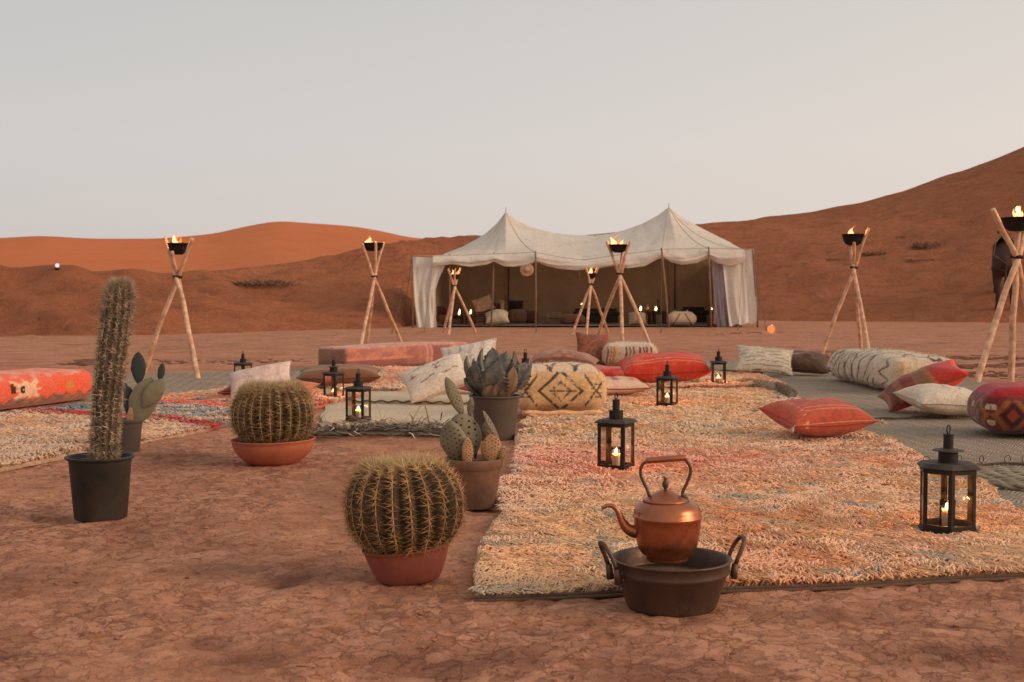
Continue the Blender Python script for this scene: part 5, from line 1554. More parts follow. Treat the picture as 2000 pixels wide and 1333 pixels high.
# --- cream cushion behind the small barrel cactus, brown one under it
cushion('pink-cream cushion standing behind the smaller barrel cactus', 508, 787, .62, .42, .2, (R(38), R(-13), R(4)), lambda U, V, s: blend(blend(col0(U.shape, A(226, 196, 178)), (np.sin(U * 12) > .6) * 1.0, A(206, 172, 156), .6), (nzf(U, V, 3) - .5) * 4, A(210, 180, 164)), .03, 3)
cushion('brown-red cushion lying under the pink-cream cushion by the small barrel cactus', 526, 782, .92, .5, .16, (R(8), 0, R(-4)), lambda U, V, s: blend(col0(U.shape, A(196, 110, 70)), (U < -.2) * 1.0, A(110, 50, 42)), .02, 4)
# --- long pink kilim mattress
def c_pink(x, y, z, f):
    C = col0(x.shape, A(176, 112, 94)); s_ = (x + 1) / 2
    C = blend(C, (nzf(x * 4, z * 2 + y, 3) - .45) * 5, A(206, 132, 104), .8)
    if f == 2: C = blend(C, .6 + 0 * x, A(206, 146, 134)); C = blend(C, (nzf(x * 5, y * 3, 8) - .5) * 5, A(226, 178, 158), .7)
    if f == -1:
        C = blend(C, (z < .42) * (s_ < .45) * 1.0, A(140, 76, 70), .7)
        for a, w_, c_, k in ((.62, .006, A(214, 154, 126), .9), (.66, .006, A(214, 154, 126), .7), (.74, .075, A(134, 72, 68), .7), (.865, .018, A(206, 146, 96), .95), (.94, .03, A(190, 104, 72), .8), (.50, .05, A(150, 84, 74), .5)):
            C = blend(C, (np.abs(s_ - a) < w_) * 1.0, c_, k)
        C = blend(C, (np.abs(z - .45) < .03) * (s_ < .5) * 1.0, A(216, 150, 118), .5)
    if f == -.5: C = blend(C, .8 + 0 * x, A(134, 98, 82)); C = blend(C, (z < .42) * 1.0, A(112, 70, 64), .5)
    return C
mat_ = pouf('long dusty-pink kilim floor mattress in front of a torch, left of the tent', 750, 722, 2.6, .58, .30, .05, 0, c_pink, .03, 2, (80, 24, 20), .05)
pa, pb = G(681, 724, .03), G(881, 711, .03); di = (pb - pa).normalized()
ctr = (pa + di * 1.25) + Vector((-di.y, di.x, 0)) * .29
mat_.rotation_euler = (0, 0, math.atan2(di.y, di.x)); mat_.location.x, mat_.location.y = ctr.x, ctr.y
# --- flat brown cushion
cushion('flat brown cushion behind the disk-collared lantern', 663, 759, .92, .6, .24, (R(4), 0, R(6)), lambda U, V, s: blend(blend(col0(U.shape, A(122, 84, 62)), (U > .1) * 1.0, A(138, 90, 58), .7), (np.abs(V + .6) < .1) * 1.0, A(176, 128, 92), .5), .03, 5)
# --- cream cushion with wavy dark lines
def c_wavy(U, V, s):
    C = col0(U.shape, W_)
    C = blend(C, (nzf(U, V, 3) - .5) * 4, A(210, 186, 164), .6)
    for c0, c1, a in ((-.35, .62, .10), (.28, .45, .08), (-.30, -.35, .08), (.45, -.30, .10)):
        d = np.abs(V - c1 - a * np.sin((U - c0) * 9)) + (np.abs(U - c0) > .30) * 1.0
        C = blend(C, (d < .035) * (vn(U * 26, V * 26, 4) > .25), A(84, 70, 60), .9)
    for c0, c1 in ((.1, .15), (-.75, .1)):
        C = blend(C, ((np.abs(V - c1) < .03) & (np.abs(U - c0) < .10) | (np.abs(U - c0) < .02) & (np.abs(V - c1) < .12)) * 1.0, A(84, 70, 60), .9)
    return C
cushion('cream cushion with wavy dark lines, leaning on edge on the cream mat', 852, 788, .64, .50, .22, (R(30), R(-17), R(12)), c_wavy, .045, 6)
# --- white sequinned cushions
def c_seq(U, V, s):
    C = col0(U.shape, A(220, 206, 190)); C = blend(C, (np.sin(U * 15 + .6 * np.sin(V * 7)) > .55) * 1.0, A(176, 158, 142), .6)
    return blend(C, (vn(U * 30, V * 30, 9) > .86) * 1.0, (.85, .83, .8), .9)
cushion('white ribbed sequinned cushion standing between the pink mattress and the agave', 918, 752, .66, .46, .2, (R(62), R(-10), R(-6)), c_seq, .04, 7)
cushion('small orange-red cushion showing under the cream cushion and the agave', 910, 770, .48, .42, .16, (R(22), R(12), R(-12)), lambda U, V, s: blend(col0(U.shape, A(226, 84, 60)), (nzf(U, V, 2) - .5) * 5, A(216, 130, 104)), .045, 8)
# --- pouf with black diamonds
def c_diam(x, y, z, f):
    C = col0(x.shape, A(222, 182, 134))
    C = blend(C, (nzf(x * 2, z * 2 + y, 5) - .5) * 4, A(206, 160, 112), .7)
    br = (vn(x * 24, z * 16 + y * 10, 3) > .22)
    if f == 2:
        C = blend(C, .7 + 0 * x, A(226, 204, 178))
        for c0 in (-.55, .05, .6):
            C = blend(C, ((np.abs(np.abs(x - c0) * 1.6 + (y + 1) * .5 - .55) < .07)) * br, DK, .8)
    if f == -1:
        u, v_ = x, (z - .5) * 2
        d = np.abs(u + .02) / .48 + np.abs(v_) / .88
        C = blend(C, (np.abs(d - 1) < .10) * br, DK, .92)
        C = blend(C, (np.abs(d - .48) < .07) * (vn(x * 40, z * 22, 3) > .35), DK, .8)
        C = blend(C, ((np.abs(v_) < .05) & (np.abs(u) < .34)) * br, DK, .8)
        for c0, s2_ in ((.78, 1), (-.80, -1)):
            C = blend(C, (np.abs(np.abs(u - c0) / .34 - np.abs(v_) / .9) < .10) * (np.abs(u - c0) < .26) * br, DK, .85)
            C = blend(C, ((np.abs(u - c0) < .12) & (np.abs(v_ * 5 - np.floor(v_ * 5) - .5) < .18) & (np.abs(v_) < .45)) * br, DK, .8)
        C = blend(C, ((np.abs(u - .955) < .03) & (np.abs(v_ - .1) < .3)) * br, DK, .7)
    if f == .5: C = blend(C, ((np.abs(y) < .35) & (np.abs(z - .5) < .12)) * br, A(96, 66, 44), .8)
    return C
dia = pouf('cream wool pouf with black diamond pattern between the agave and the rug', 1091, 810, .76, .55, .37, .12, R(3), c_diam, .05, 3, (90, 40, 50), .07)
fringe(dia, 5000, .016, .0016, None, 1)
cp_ = dia.location
mb = MB(); v_, q_, t_ = tube([(-.33 + .66 * i / 12, -.335 + .01 * math.sin(i), -.185 + .006 * math.sin(i * 1.3)) for i in range(13)], .022, 8); mb.add(v_, q_, t_, A(230, 178, 132)); mb.build('piping', M['wool'], dia)
# --- brown furry cushion and the reds beside it
cushion('brown nubby cushion lying behind the diamond-patterned pouf', 1102, 738, .84, .6, .32, (R(6), 0, R(-6)), lambda U, V, s: blend(blend(col0(U.shape, A(150, 104, 80)), (nzf(U * 3, V * 3, 3) - .5) * 7, A(176, 128, 98)), (V < -.8) * 1.0, A(110, 62, 50), .8), .06, 9)
cushion('dark brown cushion standing on edge against the striped pouf', 1157, 716, .48, .46, .16, (R(74), R(4), R(14)), lambda U, V, s: blend(blend(col0(U.shape, A(122, 76, 58)), (nzf(U * 2, V * 2, 3) - .5) * 7, A(146, 92, 70)), (U > .8) * 1.0, A(176, 60, 56), .8), .05, 10)
def c_str(x, y, z, f):
    C = col0(x.shape, A(212, 180, 150)); q_ = x
    if f in (-1, 2):
        for a, w_, c_ in ((-.82, .03, A(120, 80, 60)), (-.70, .02, A(150, 92, 60)), (-.58, .05, A(196, 130, 80)), (-.12, .035, A(56, 54, 66)), (.02, .03, A(140, 70, 60)), (.16, .03, A(110, 76, 66)), (.40, .04, A(140, 54, 52)), (.54, .03, A(90, 60, 66)), (.66, .04, A(150, 56, 56)), (.82, .03, A(76, 64, 72))):
            C = blend(C, (np.abs(q_ - a + .03 * np.sin(z * 7)) < w_) * 1.0, c_, .9 if f == -1 else .35)
    if f == 2: C = blend(C, .65 + 0 * x, A(218, 206, 188))
    return C
cpf = pouf('striped cream wool pouf at the foot of the torch in front of the tent', 1230, 717, .74, .5, .30, .10, R(-8), c_str, .05, 4, (70, 24, 26))
fringe(cpf, 2500, .03, .003, None, 2)
def c_rose(x, y, z, f):
    return blend(blend(col0(x.shape, A(206, 56, 54)), (nzf(x * 3, y * 3, 3) - .5) * 6, A(222, 110, 90), .8), (y > .5) * 1.0, A(140, 84, 66), .7)
pouf('low crimson floor cushion between the brown and the red cushions', 1178, 744, .74, .55, .13, .05, R(-3), c_rose, .05, 5, (40, 24, 10), cat='floor cushion', name='floor_cushion')
def c_strip2(U, V, s):
    C = col0(U.shape, A(214, 172, 134))
    for a, w_, c_ in ((-.7, .1, A(90, 116, 124)), (-.45, .06, A(176, 60, 50)), (-.05, .12, A(170, 48, 42)), (.25, .08, A(220, 190, 150)), (.55, .12, A(206, 124, 80)), (.85, .08, A(200, 110, 72))):
        C = blend(C, (np.abs(U - a) < w_) * 1.0, c_, .85)
    return blend(C, (V < -.55) * 1.0, A(232, 190, 160), .9)
cushion('flat peach cushion with red and blue stripes at the right end of the diamond pouf', 1200, 775, .62, .62, .17, (R(3), 0, R(6)), c_strip2, .05, 11)
# --- red bolster
def c_red(U, V, s):
    C = col0(U.shape, A(202, 62, 42)); C = blend(C, (nzf(U * 2, V * 2, 3) - .5) * 5, A(214, 88, 58), .8)
    for a in (-.52, -.70): C = blend(C, (np.abs(V - a) < .022) * 1.0, A(232, 140, 98), .9)
    return blend(C, (np.abs(U + .82) < .02) * 1.0, A(170, 60, 46), .8)
cushion('long red bolster cushion with two pale piped lines', 1297, 752, .98, .50, .33, (R(12), 0, R(4)), c_red, .06, 12, pinch=.05, bulge=.40)
# --- right group
def c_seq2(U, V, s):
    C = col0(U.shape, A(206, 190, 166))
    C = blend(C, (np.abs(((V * 3.4 + .12 * np.sin(U * 7)) % 1) - .5) < .09) * (vn(U * 4, V * 9, 5) > .42), A(96, 80, 64), .8)
    return blend(C, (vn(U * 30, V * 30, 9) > .87) * 1.0, (.85, .84, .8), .9)
wq = cushion('white sequinned cushion with dark dashes propped on the farthest right mat', 1494, 734, .70, .44, .18, (R(42), R(6), R(-8)), c_seq2, .065, 13)
fringe(wq, 900, .03, .003, None, 5)
def c_dark(U, V, s):
    C = col0(U.shape, A(82, 58, 40)); C = blend(C, (nzf(U, V, 3) - .5) * 5, A(104, 72, 50), .7)
    return blend(C, ((np.abs(U + .45) < .34) & (np.abs(V - .1 - .1 * np.abs(((U * 7) % 1) - .5)) < .07)) * 1.0, A(190, 160, 124), .8)
cushion('dark brown cushion with a pale zigzag behind the sequinned white cushion', 1573, 732, .60, .5, .22, (R(22), R(5), R(-14)), c_dark, .065, 14)
def c_long(x, y, z, f):
    C = col0(x.shape, A(216, 196, 170)); C = blend(C, (nzf(x * 3, z + y * 3, 4) - .5) * 4, A(196, 170, 140), .7)
    br = vn(x * 9, y * 26 + z * 7, 4) > .2
    # y runs away along the 2.4 m length
    if f in (-.5, 2):
        w_ = z if f == -.5 else 1 + (x + 1) * .6
        q_ = y * 5.2 + w_ * 1.5 + .35 * np.sin(w_ * 5 + y * 4)
        C = blend(C, (np.abs((q_ % 1) - .5) < .12) * br * (y > -.55), DK, .85)
        C = blend(C, (np.abs(((y * 9 - w_ * 1.8) % 1) - .5) < .10) * br * (y > .1), DK, .7)
        C = blend(C, (np.abs(y + .78 - .1 * np.sin(w_ * 14)) < .035) * br, DK, .8)
    if f == -1:
        C = blend(C, .35 + 0 * x, A(222, 178, 128))
        C = blend(C, (np.abs(z - .12 - .04 * np.sin(x * 14)) < .05) * br, DK, .7)
        C = blend(C, (np.abs(x + .72) < .06) * (z > .3), A(190, 142, 90), .6)
    if f == 2: C = blend(C, (np.abs(y + .93 - .05 * np.cos(x * 9)) < .03) * (np.abs(x - .2) < .3), DK, .9)
    return C
lpf = pouf('long cream wool pouf with dark wavy lines on the right, under the leaning torch', 1790, 762, .70, 2.3, .34, .11, 0, c_long, .05, 6, (40, 130, 40), .08)
lpf.rotation_euler = (0, 0, R(1)); lpf.location.x = 4.20; lpf.location.y = G(1745, 770, .05).y + 1.17
fringe(lpf, 9000, .022, .0022, None, 3)
def c_orstr(U, V, s):
    C = col0(U.shape, A(150, 92, 58))
    if s < 0: return col0(U.shape, A(236, 70, 44))
    C = blend(C, (U > .62) * 1.0, A(240, 72, 42), 1)
    for a, w_, c_ in ((-.8, .1, A(110, 56, 44)), (-.35, .16, A(128, 46, 42)), (.0, .12, A(126, 96, 60)), (.25, .10, A(176, 100, 70)), (.6, .3, A(186, 44, 38))):
        C = blend(C, (np.abs(U - a) < w_) * 1.0, c_, .85)
    return C
cushion('brown and red striped cushion with bright orange back tilted on the white cushion', 1804, 805, .74, .44, .24, (R(14), R(-28), R(-10)), c_orstr, .05, 15)
def c_wh(U, V, s):
    C = col0(U.shape, A(222, 204, 182)); C = blend(C, (nzf(U, V, 3) - .5) * 4, A(202, 180, 156), .6)
    for a in (-.05, .35, .75):
        C = blend(C, (np.abs(U - a - .10 * np.sin(V * 4)) < .022) * (V > -.5) * (vn(U * 20, V * 20, 4) > .25), A(140, 104, 84), .9)
    return C
cushion('white cushion with thin brown lines lying under the tilted striped cushion', 1846, 816, .66, .52, .24, (R(6), 0, R(8)), c_wh, .05, 16)
def c_dred(x, y, z, f):
    C = col0(x.shape, A(112, 42, 38));
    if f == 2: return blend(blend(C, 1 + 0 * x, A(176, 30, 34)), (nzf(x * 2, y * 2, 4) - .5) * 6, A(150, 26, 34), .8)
    a = (x if f in (-1, 1) else y) * 1.0; v_ = (z - .45) * 2
    u = (a * 1.25 + 5.1) % 1 - .5
    d = np.abs(u) * 2 + np.abs(v_) * 1.0
    C = blend(C, (np.abs(d - .85) < .16) * 1.0, A(150, 92, 40), .9)
    C = blend(C, (np.abs(d - .45) < .12) * 1.0, A(60, 30, 34), .9)
    C = blend(C, (d < .3) * 1.0, A(150, 66, 36), .9)
    C = blend(C, ((np.abs(np.abs(u) - .44) < .05) & (np.abs(np.abs(v_) - .35) < .12)) * 1.0, A(206, 184, 150), .85)
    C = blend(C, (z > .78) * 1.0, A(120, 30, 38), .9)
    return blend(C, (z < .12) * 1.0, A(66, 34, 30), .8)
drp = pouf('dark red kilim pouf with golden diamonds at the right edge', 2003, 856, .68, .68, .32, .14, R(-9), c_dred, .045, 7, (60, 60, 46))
# --- red cushion on the rug
def c_redc(U, V, s):
    C = col0(U.shape, A(190, 82, 54)); C = blend(C, (nzf(U * 2, V * 2, 3) - .5) * 5, A(166, 62, 44), .7)
    for a in (-.50, -.66): C = blend(C, (np.abs(V - a) < .018) * (U > -.7), A(232, 140, 98), .9)
    C = blend(C, (U < -.62) * 1.0, A(196, 84, 54), .8)
    C = blend(C, ((np.abs(U + .70) < .05) & (((V * 5) % 1) < .18)) * 1.0, A(230, 170, 130), .8)
    C = blend(C, ((np.abs(U - .0) < .16) & (np.abs(V - .25 - .05 * np.sin(U * 20)) < .09) & (vn(U * 16, V * 16, 3) > .35)) * 1.0, A(150, 140, 120), .8)
    C = blend(C, ((np.abs(U - .62) < .16) & (np.abs(V - .45) < .06) & (vn(U * 16, V * 16, 3) > .35)) * 1.0, A(150, 140, 120), .8)
    return C
rc = cushion('plump brick-red cushion with pale stitched lines on the shaggy rug', 1598, 860, .64, .54, .25, (R(8), R(-2), R(16)), c_redc, .055, 17, 56, .08, .6)
rr = np.random.default_rng(4)
for k in range(44):
    f = k / 43 * 2 - 1
    x = .66 / 2 * f * .99; y = -.26 * (1 - .08 * (1 - f ** 2))
    mb = MB(); v_, q_, t_ = tube([(x - .006, y - .004, .003), (x + .006, y - .007, .012)], .0042, 5); mb.add(v_, q_, t_, A(226, 170, 132)); mb.build('stitch', M['fabric'], rc)
for cx_, cy_ in ((-.33, -.26), (.33, -.26), (-.33, .26)):
    mb = MB()
    for j in range(12):
        d = np.array([cx_, cy_, 0]) / .42 * .045 * rr.uniform(.7, 1.2) + rr.normal(0, .012, 3) + np.array([0, 0, -.02])
        v_, q_, t_ = tube([(cx_, cy_, 0), tuple(np.array([cx_, cy_, 0]) + d)], [.004, .0025], 4); mb.add(v_, q_, t_, A(206, 180, 150))
    mb.build('tassel', M['fabric'], rc)
# ------------------------------------------------------------------ inside the tent
def part(name, mb, mat, par, smooth=False): return mb.build(name, mat, par, smooth=smooth)
def gy(px, py, Y, z=None):
    p = W(px, py, Y); return p if z is None else Vector((p.x, p.y, z))
M['dark_wood'] = simple('dark_wood', A(78, 50, 40), .7, 0, .3, 6)
M['pale_wood'] = simple('pale_wood', A(150, 128, 102), .7, 0, .3, 6)
M['wicker'] = simple('brown_wicker', A(110, 70, 54), .85, 0, .4, 20, .5, 40, .01)
M['black_cloth'] = simple('black_sofa_cloth', A(50, 44, 40), .9, 0, .3, 5)
mpx = .0175
def tbl(px0, px1, ytop, Y, dep, label, legs_px=None, mat='dark_wood'):
    a = W(px0, ytop, Y); b_ = W(px1, ytop, Y); w = b_.x - a.x; h = a.z
    t = empty('low_table', ((a.x + b_.x) / 2, Y, 0.05), label, 'table'); h -= .05
    mb = MB(); mb.add(*box(-w / 2, -dep / 2, h - .04, w / 2, dep / 2, h)); part('table_top', mb, M[mat], t)
    mb = MB(); mb.add(*box(-w / 2 + .06, -dep / 2 + .03, h - .12, w / 2 - .06, -dep / 2 + .06, h - .042)); part('apron', mb, M[mat], t)
    for sx in (-1, 1):
        for sy in (-1, 1):
            mb = MB(); mb.add(*box(sx * (w / 2 - .05) - .03, sy * (dep / 2 - .05) - .03, 0, sx * (w / 2 - .05) + .03, sy * (dep / 2 - .05) + .03, h - .042)); part('leg', mb, M[mat], t)
    return t, h + .05
def glow(px, py, Y, label, zt=None, r=.05, e=2.2):
    p = W(px, py, Y); z = (zt if zt is not None else p.z - r)
    t = empty('candle_jar', (p.x, Y, z), label, 'candle', 'candles burning inside the tent')
    hh = max(.06, (p.z - z) * 1.6)
    v_, q_ = lathe([(0, 0), (.7 * r, 0), (r, hh * .3), (r * .95, hh * .8), (r * .75, hh), (r * .7, hh), (r * .88, hh * .8), (r * .9, hh * .3), (0, .01)], 14); mb = MB(); mb.add(v_, q_); part('jar', mb, M['glass'], t, True)
    v_, q_ = flame_mesh(hh * .9, r * .72, 3, (.05, 0)); mb = MB(); mb.add(xf(v_, (0, 0, .012)), q_); part('flame', mb, M['candle_flame'], t, True)
    point((0, -.02, hh + .05), e, (1, .45, .16), .03, t)
    return t
t1, h1 = tbl(868, 905, 616, 43.3, .6, 'low wooden table with candles at the left inside the tent')
glow(897, 608, 43.2, 'candle on the low wooden table inside the tent, left one', h1)
glow(919, 608, 43.1, 'candle between the low table and the ladder-back chair, left inside the tent', .40)
tt0, _ = tbl(908, 930, 617, 43.0, .5, 'small dark side table holding the second candle at the left inside the tent')
for c_ in COL.objects:
    pass
def chair(px, pyb, wpx, ytop, Y, label, mat, rz=0.):
    p = G(px, pyb); p = Vector(((px - CX) / FPX * Y, Y, .05)); w = wpx / FPX * Y; h = W(px, ytop, Y).z - .05; sh = min(.45, h * .52)
    t = empty('ladder_back_chair', p, label, 'chair', None, rz)
    for sx in (-1, 1):
        mb = MB(); v_, q_, t_ = tube([(sx * w / 2, w / 2, 0), (sx * w / 2, w / 2 + .03, h)], .022, 8); mb.add(v_, q_, t_); part('leg', mb, M[mat], t, True)
        mb = MB(); v_, q_, t_ = tube([(sx * w / 2, -w / 2, 0), (sx * w / 2, -w / 2, sh)], .022, 8); mb.add(v_, q_, t_); part('leg', mb, M[mat], t, True)
    mb = MB(); mb.add(*box(-w / 2, -w / 2, sh - .03, w / 2, w / 2, sh)); part('seat', mb, M['wicker'], t)
    for k in range(3):
        z = sh + (h - sh) * (.25 + .33 * k); mb = MB(); mb.add(*box(-w / 2, w / 2 + .005, z - .02, w / 2, w / 2 + .025, z + .025)); part('slat', mb, M[mat], t)
    mb = MB(); mb.add(*box(-w / 2, -w / 2 - .01, sh * .4, w / 2, -w / 2 + .01, sh * .4 + .02)); part('stretcher', mb, M[mat], t)
    return t
chair(936, 641, 20, 610, 42.6, 'dark ladder-back chair beside the candles inside the tent', 'dark_wood')
chair(1083, 638, 26, 611, 43.5, 'pale low ladder-back chair in the middle of the tent', 'pale_wood')
# round wicker armchair left
p = Vector(((856 - CX) / FPX * 42.3, 42.3, .05))
t = empty('wicker_armchair', p, 'rounded brown wicker armchair behind the left tent curtain', 'chair')
prof_n = 20; V_ = []
for i in range(prof_n):
    a = math.pi * (-.1 + 1.2 * i / (prof_n - 1)); hh = .30 + .34 * math.sin(max(0, min(math.pi, a))) ** .7
    for r_, z in ((.33, .12), (.36, hh * .6), (.35, hh), (.31, hh), (.30, hh * .6), (.28, .12)):
        V_.append((math.cos(a) * r_, math.sin(a) * r_, z))
mb = MB(); mb.add(np.array(V_), gridq(prof_n, 6)); part('backrest', mb, M['wicker'], t, True)
v_, q_ = lathe([(0, .12), (.3, .12), (.31, .3), (.27, .34), (0, .35)], 20); mb = MB(); mb.add(v_, q_); part('seat', mb, M['wicker'], t, True)
for k in range(4):
    a = R(45 + 90 * k); mb = MB(); v_, q_, t_ = tube([(.24 * math.cos(a), .24 * math.sin(a), 0), (.24 * math.cos(a), .24 * math.sin(a), .13)], .02, 6); mb.add(v_, q_, t_); part('leg', mb, M['dark_wood'], t, True)
def ic(label, px, pyb, w, h, th, rot, c, Y, z=.05, seed=0):
    f = lambda U, V, s: blend(col0(U.shape, A(*c)), (nzf(U, V, seed) - .5) * 4, np.array(A(*c)) * .75)
    o = cushion(label, px, pyb, w, h, th, rot, f, z, seed, 20, .1, .5)
    k = Y - o.location.y; o.location.y = Y; o.location.x = (px - CX) / FPX * Y
    return o
ic('beige cushion standing behind the ladder-back chair inside the tent', 944, 622, .72, .55, .2, (R(75), R(-20), R(5)), (196, 166, 140), 43.9, .05, 3).location.z += .32
ic('red-brown cushion leaning behind the cream triangular cushion inside the tent', 966, 622, .66, .5, .22, (R(70), R(8), 0), (116, 66, 52), 44.3, .3, 4)
ic('upright narrow cream cushion between red-brown and dark cushions inside the tent', 984, 616, .36, .6, .16, (R(76), R(8), R(50)), (190, 164, 132), 44.2, .3, 5)
ic('black cushion propped against the tent back wall', 1008, 616, .54, .36, .16, (R(80), R(2), 0), (52, 42, 42), 45.4, .40, 6).location.z += .12
ic('cream triangular-looking cushion on the floor near the tent front', 971, 642, .80, .62, .5, (R(30), 0, R(4)), (206, 186, 156), 41.6, .05, 7)
ic('pale cushion on the tent floor beside the big torch', 1245, 641, .62, .5, .42, (R(48), 0, 0), (186, 160, 130), 41.9, .05, 8)
def ip(label, px, w, d, h, r, c, Y, rz=0, seed=0, name='pouf', cat='pouf', f=None, z=.05):
    f = f or (lambda x, y, z, k: blend(col0(x.shape, A(*c)), (nzf(x, z + y, seed) - .5) * 4, np.array(A(*c)) * .75))
    return pouf(label, px, 640, w, d, h, r, rz, f, z, seed, (24, 12, 14), .08, cat=cat, name=name, at=((px - CX) / FPX * Y, Y))
ip('brown-beige pouf under the black cushion inside the tent', 1011, .62, .5, .45, .14, (128, 100, 78), 44.6, seed=3)
ip('brown reddish low pouf left of the dark sofa inside the tent', 1118, .85, .6, .32, .14, (124, 82, 64), 43.0, seed=4)
ip('dark red low pouf next to the beige pouf by the tent back wall', 1036, .5, .5, .42, .1, (104, 62, 50), 44.8, seed=5)
def c_bol(x, y, z, f):
    C = col0(x.shape, A(206, 176, 148))
    return blend(C, ((np.abs(np.abs(x) - .28 - .55 * (.75 - z)) < .045) & (z < .92)) * 1.0, A(60, 46, 40), .9)
bo = pouf('white wool bolster with two dark slanting lines at the tent front', 1331, 641, .95, .5, .42, .20, 0, c_bol, .05, 5, (50, 14, 24), .05, cat='bolster', name='bolster', at=((1331 - CX) / FPX * 41.3, 41.3))
for sx in (-.22, .2):
    mb = MB(); v_, q_, t_ = tube([(sx, .1, .2), (sx + .01, .1, .30)], .025, 6); mb.add(v_, q_, t_, A(190, 170, 150)); mb.build('tie', M['fabric'], bo)
# dark sofa
def sofa(px0, px1, ytop, Y, label):
    a, b_ = W(px0, ytop, Y), W(px1, ytop, Y); w = b_.x - a.x; h = a.z - .05
    t = empty('dark_sofa', ((a.x + b_.x) / 2, Y, .05), label, 'sofa')
    def rb(name, x0, y0, z0, x1, y1, z1):
        mb = MB(); v_, q_ = box(x0, y0, z0, x1, y1, z1); mb.add(v_, q_); o = part(name, mb, M['black_cloth'], t)
        bv = o.modifiers.new('b', 'BEVEL'); bv.width = .04; bv.segments = 3; return o
    rb('base', -w / 2, -.35, .05, w / 2, .3, .3); rb('backrest', -w / 2, .18, .30, w / 2, .42, h)
    for s_ in (-1, 1): rb('armrest', s_ * w / 2 - .08 + (0 if s_ < 0 else -.04), -.35, .30, s_ * w / 2 + .08 - (0 if s_ > 0 else -.04), .2, h * .8)
    for k in range(2): rb('seat_cushion', -w / 2 + .1 + k * (w - .2) / 2, -.34, .302, -w / 2 + .09 + (k + 1) * (w - .2) / 2, .17, .44)
    return t
sofa(1124, 1206, 603, 44.2, 'long black sofa in the middle of the tent')
glow(1136, 599, 43.7, 'small candle at the left end of the black sofa', .72, .04)
tbl(1248, 1272, 608, 43.4, .7, 'dark table with a candle and brass bottle at the right inside the tent')
tbl(1275, 1300, 608, 43.4, .7, 'dark table with a dimmer candle, right of the brass bottle in the tent')
hz = W(1260, 608, 43.4).z
glow(1251, 601, 43.2, 'candle on the left of the two dark tables at the right in the tent', hz, .06)
glow(1281, 602, 43.2, 'dimmer candle on the right of the two dark tables in the tent', hz, .06, 1.4)
glow(1389, 603, 41.6, 'candle glowing by the pole beside the lavender curtain', None, .06)
p = W(1389, 609, 41.6)
t = empty('candle_stand', (p.x, 41.6, .05), 'thin dark stand under the candle beside the lavender curtain', 'stand')
mb = MB(); v_, q_, t_ = tube([(0, 0, 0), (0, 0, p.z - .09)], .015, 8); mb.add(v_, q_, t_); part('stem', mb, M['iron'], t, True)
for nm, r_, z0_, z1_ in (('dish', .09, p.z - .09, p.z - .065), ('foot', .16, 0, .03)):
    v_, q_ = lathe([(0, z0_), (r_, z0_), (r_, z1_), (0, z1_)], 20); mb = MB(); mb.add(v_, q_); part(nm, mb, M['iron'], t)
p = W(1266, 608, 43.2)
t = empty('brass_bottle', (p.x, 43.3, hz), 'slim brass bottle with curved neck between the tent candles', 'bottle')
v_, q_ = lathe([(0, 0), (.05, 0), (.06, .08), (.03, .14), (.018, .2), (.018, .26), (0, .26)], 16); mb = MB(); mb.add(v_, q_); part('body', mb, M['brass'], t, True)
v_, q_, t_ = tube([(0, 0, .25), (.0, 0, .32), (.04, 0, .36), (.07, 0, .33)], .012, 8); mb = MB(); mb.add(v_, q_, t_); part('neck', mb, M['brass'], t, True)
t = empty('dark_bottle', (W(1286, 600, 43.3).x, 43.4, hz), 'dark bottle standing behind the dimmer candle in the tent', 'bottle')
v_, q_ = lathe([(0, 0), (.07, 0), (.07, .18), (.03, .26), (.025, .36), (0, .36)], 16); mb = MB(); mb.add(v_, q_); part('body', mb, M['black_cloth'], t, True)
v_, q_ = lathe([(0, .36), (.03, .36), (.03, .39), (0, .39)], 12); mb = MB(); mb.add(v_, q_); part('stopper', mb, M['dark_wood'], t, True)
sofa(1336, 1378, 600, 44.6, 'black armchair behind the white bolster in the tent')
# straw hat on the pole
p = W(1029, 527, YF - .15)
t = empty('straw_hat', p, 'pale round straw hat hanging under the tent valance', 'hat')
M['straw'] = simple('straw', A(196, 158, 122), .85, 0, .2, 30, .3, 60, .01)
v_, q_ = lathe([(.09, .10), (.10, .02), (.11, .01), (.20, .0), (.225, -.005), (.22, -.015), (.10, 0), (.09, .09)], 32)
mb = MB(); mb.add(xf(v_, (0, 0, 0), (R(82), R(6), 0)), q_); part('brim', mb, M['straw'], t, True)
v_, q_ = lathe([(.10, .01), (.095, .08), (.07, .115), (0, .12)], 24)
mb = MB(); mb.add(xf(v_, (0, 0, 0), (R(82), R(6), 0)), q_); part('crown', mb, M['straw'], t, True)
mb = MB(); v_, q_, t_ = tube([(0, 0, .2), (.01, 0, .42)], .006, 4); mb.add(v_, q_, t_); part('cord', mb, M['rope'], t)
for px, py0, py1, lab in ((1130, 526, 546, 'thin tie cord hanging from the middle of the valance'), (1223, 517, 530, 'short pale tie hanging from the valance right of the big torch')):
    p = W(px, py0, YF - .1); q = W(px + 1, py1, YF - .1)
    mb = MB(); v_, q_, t_ = tube([(0, 0, 0), tuple(q - p)], [.012, .02], 5); mb.add(v_, q_, t_); o = mb.build('tie_cord', M['rope'], loc=p); tag(o, lab, 'cord')

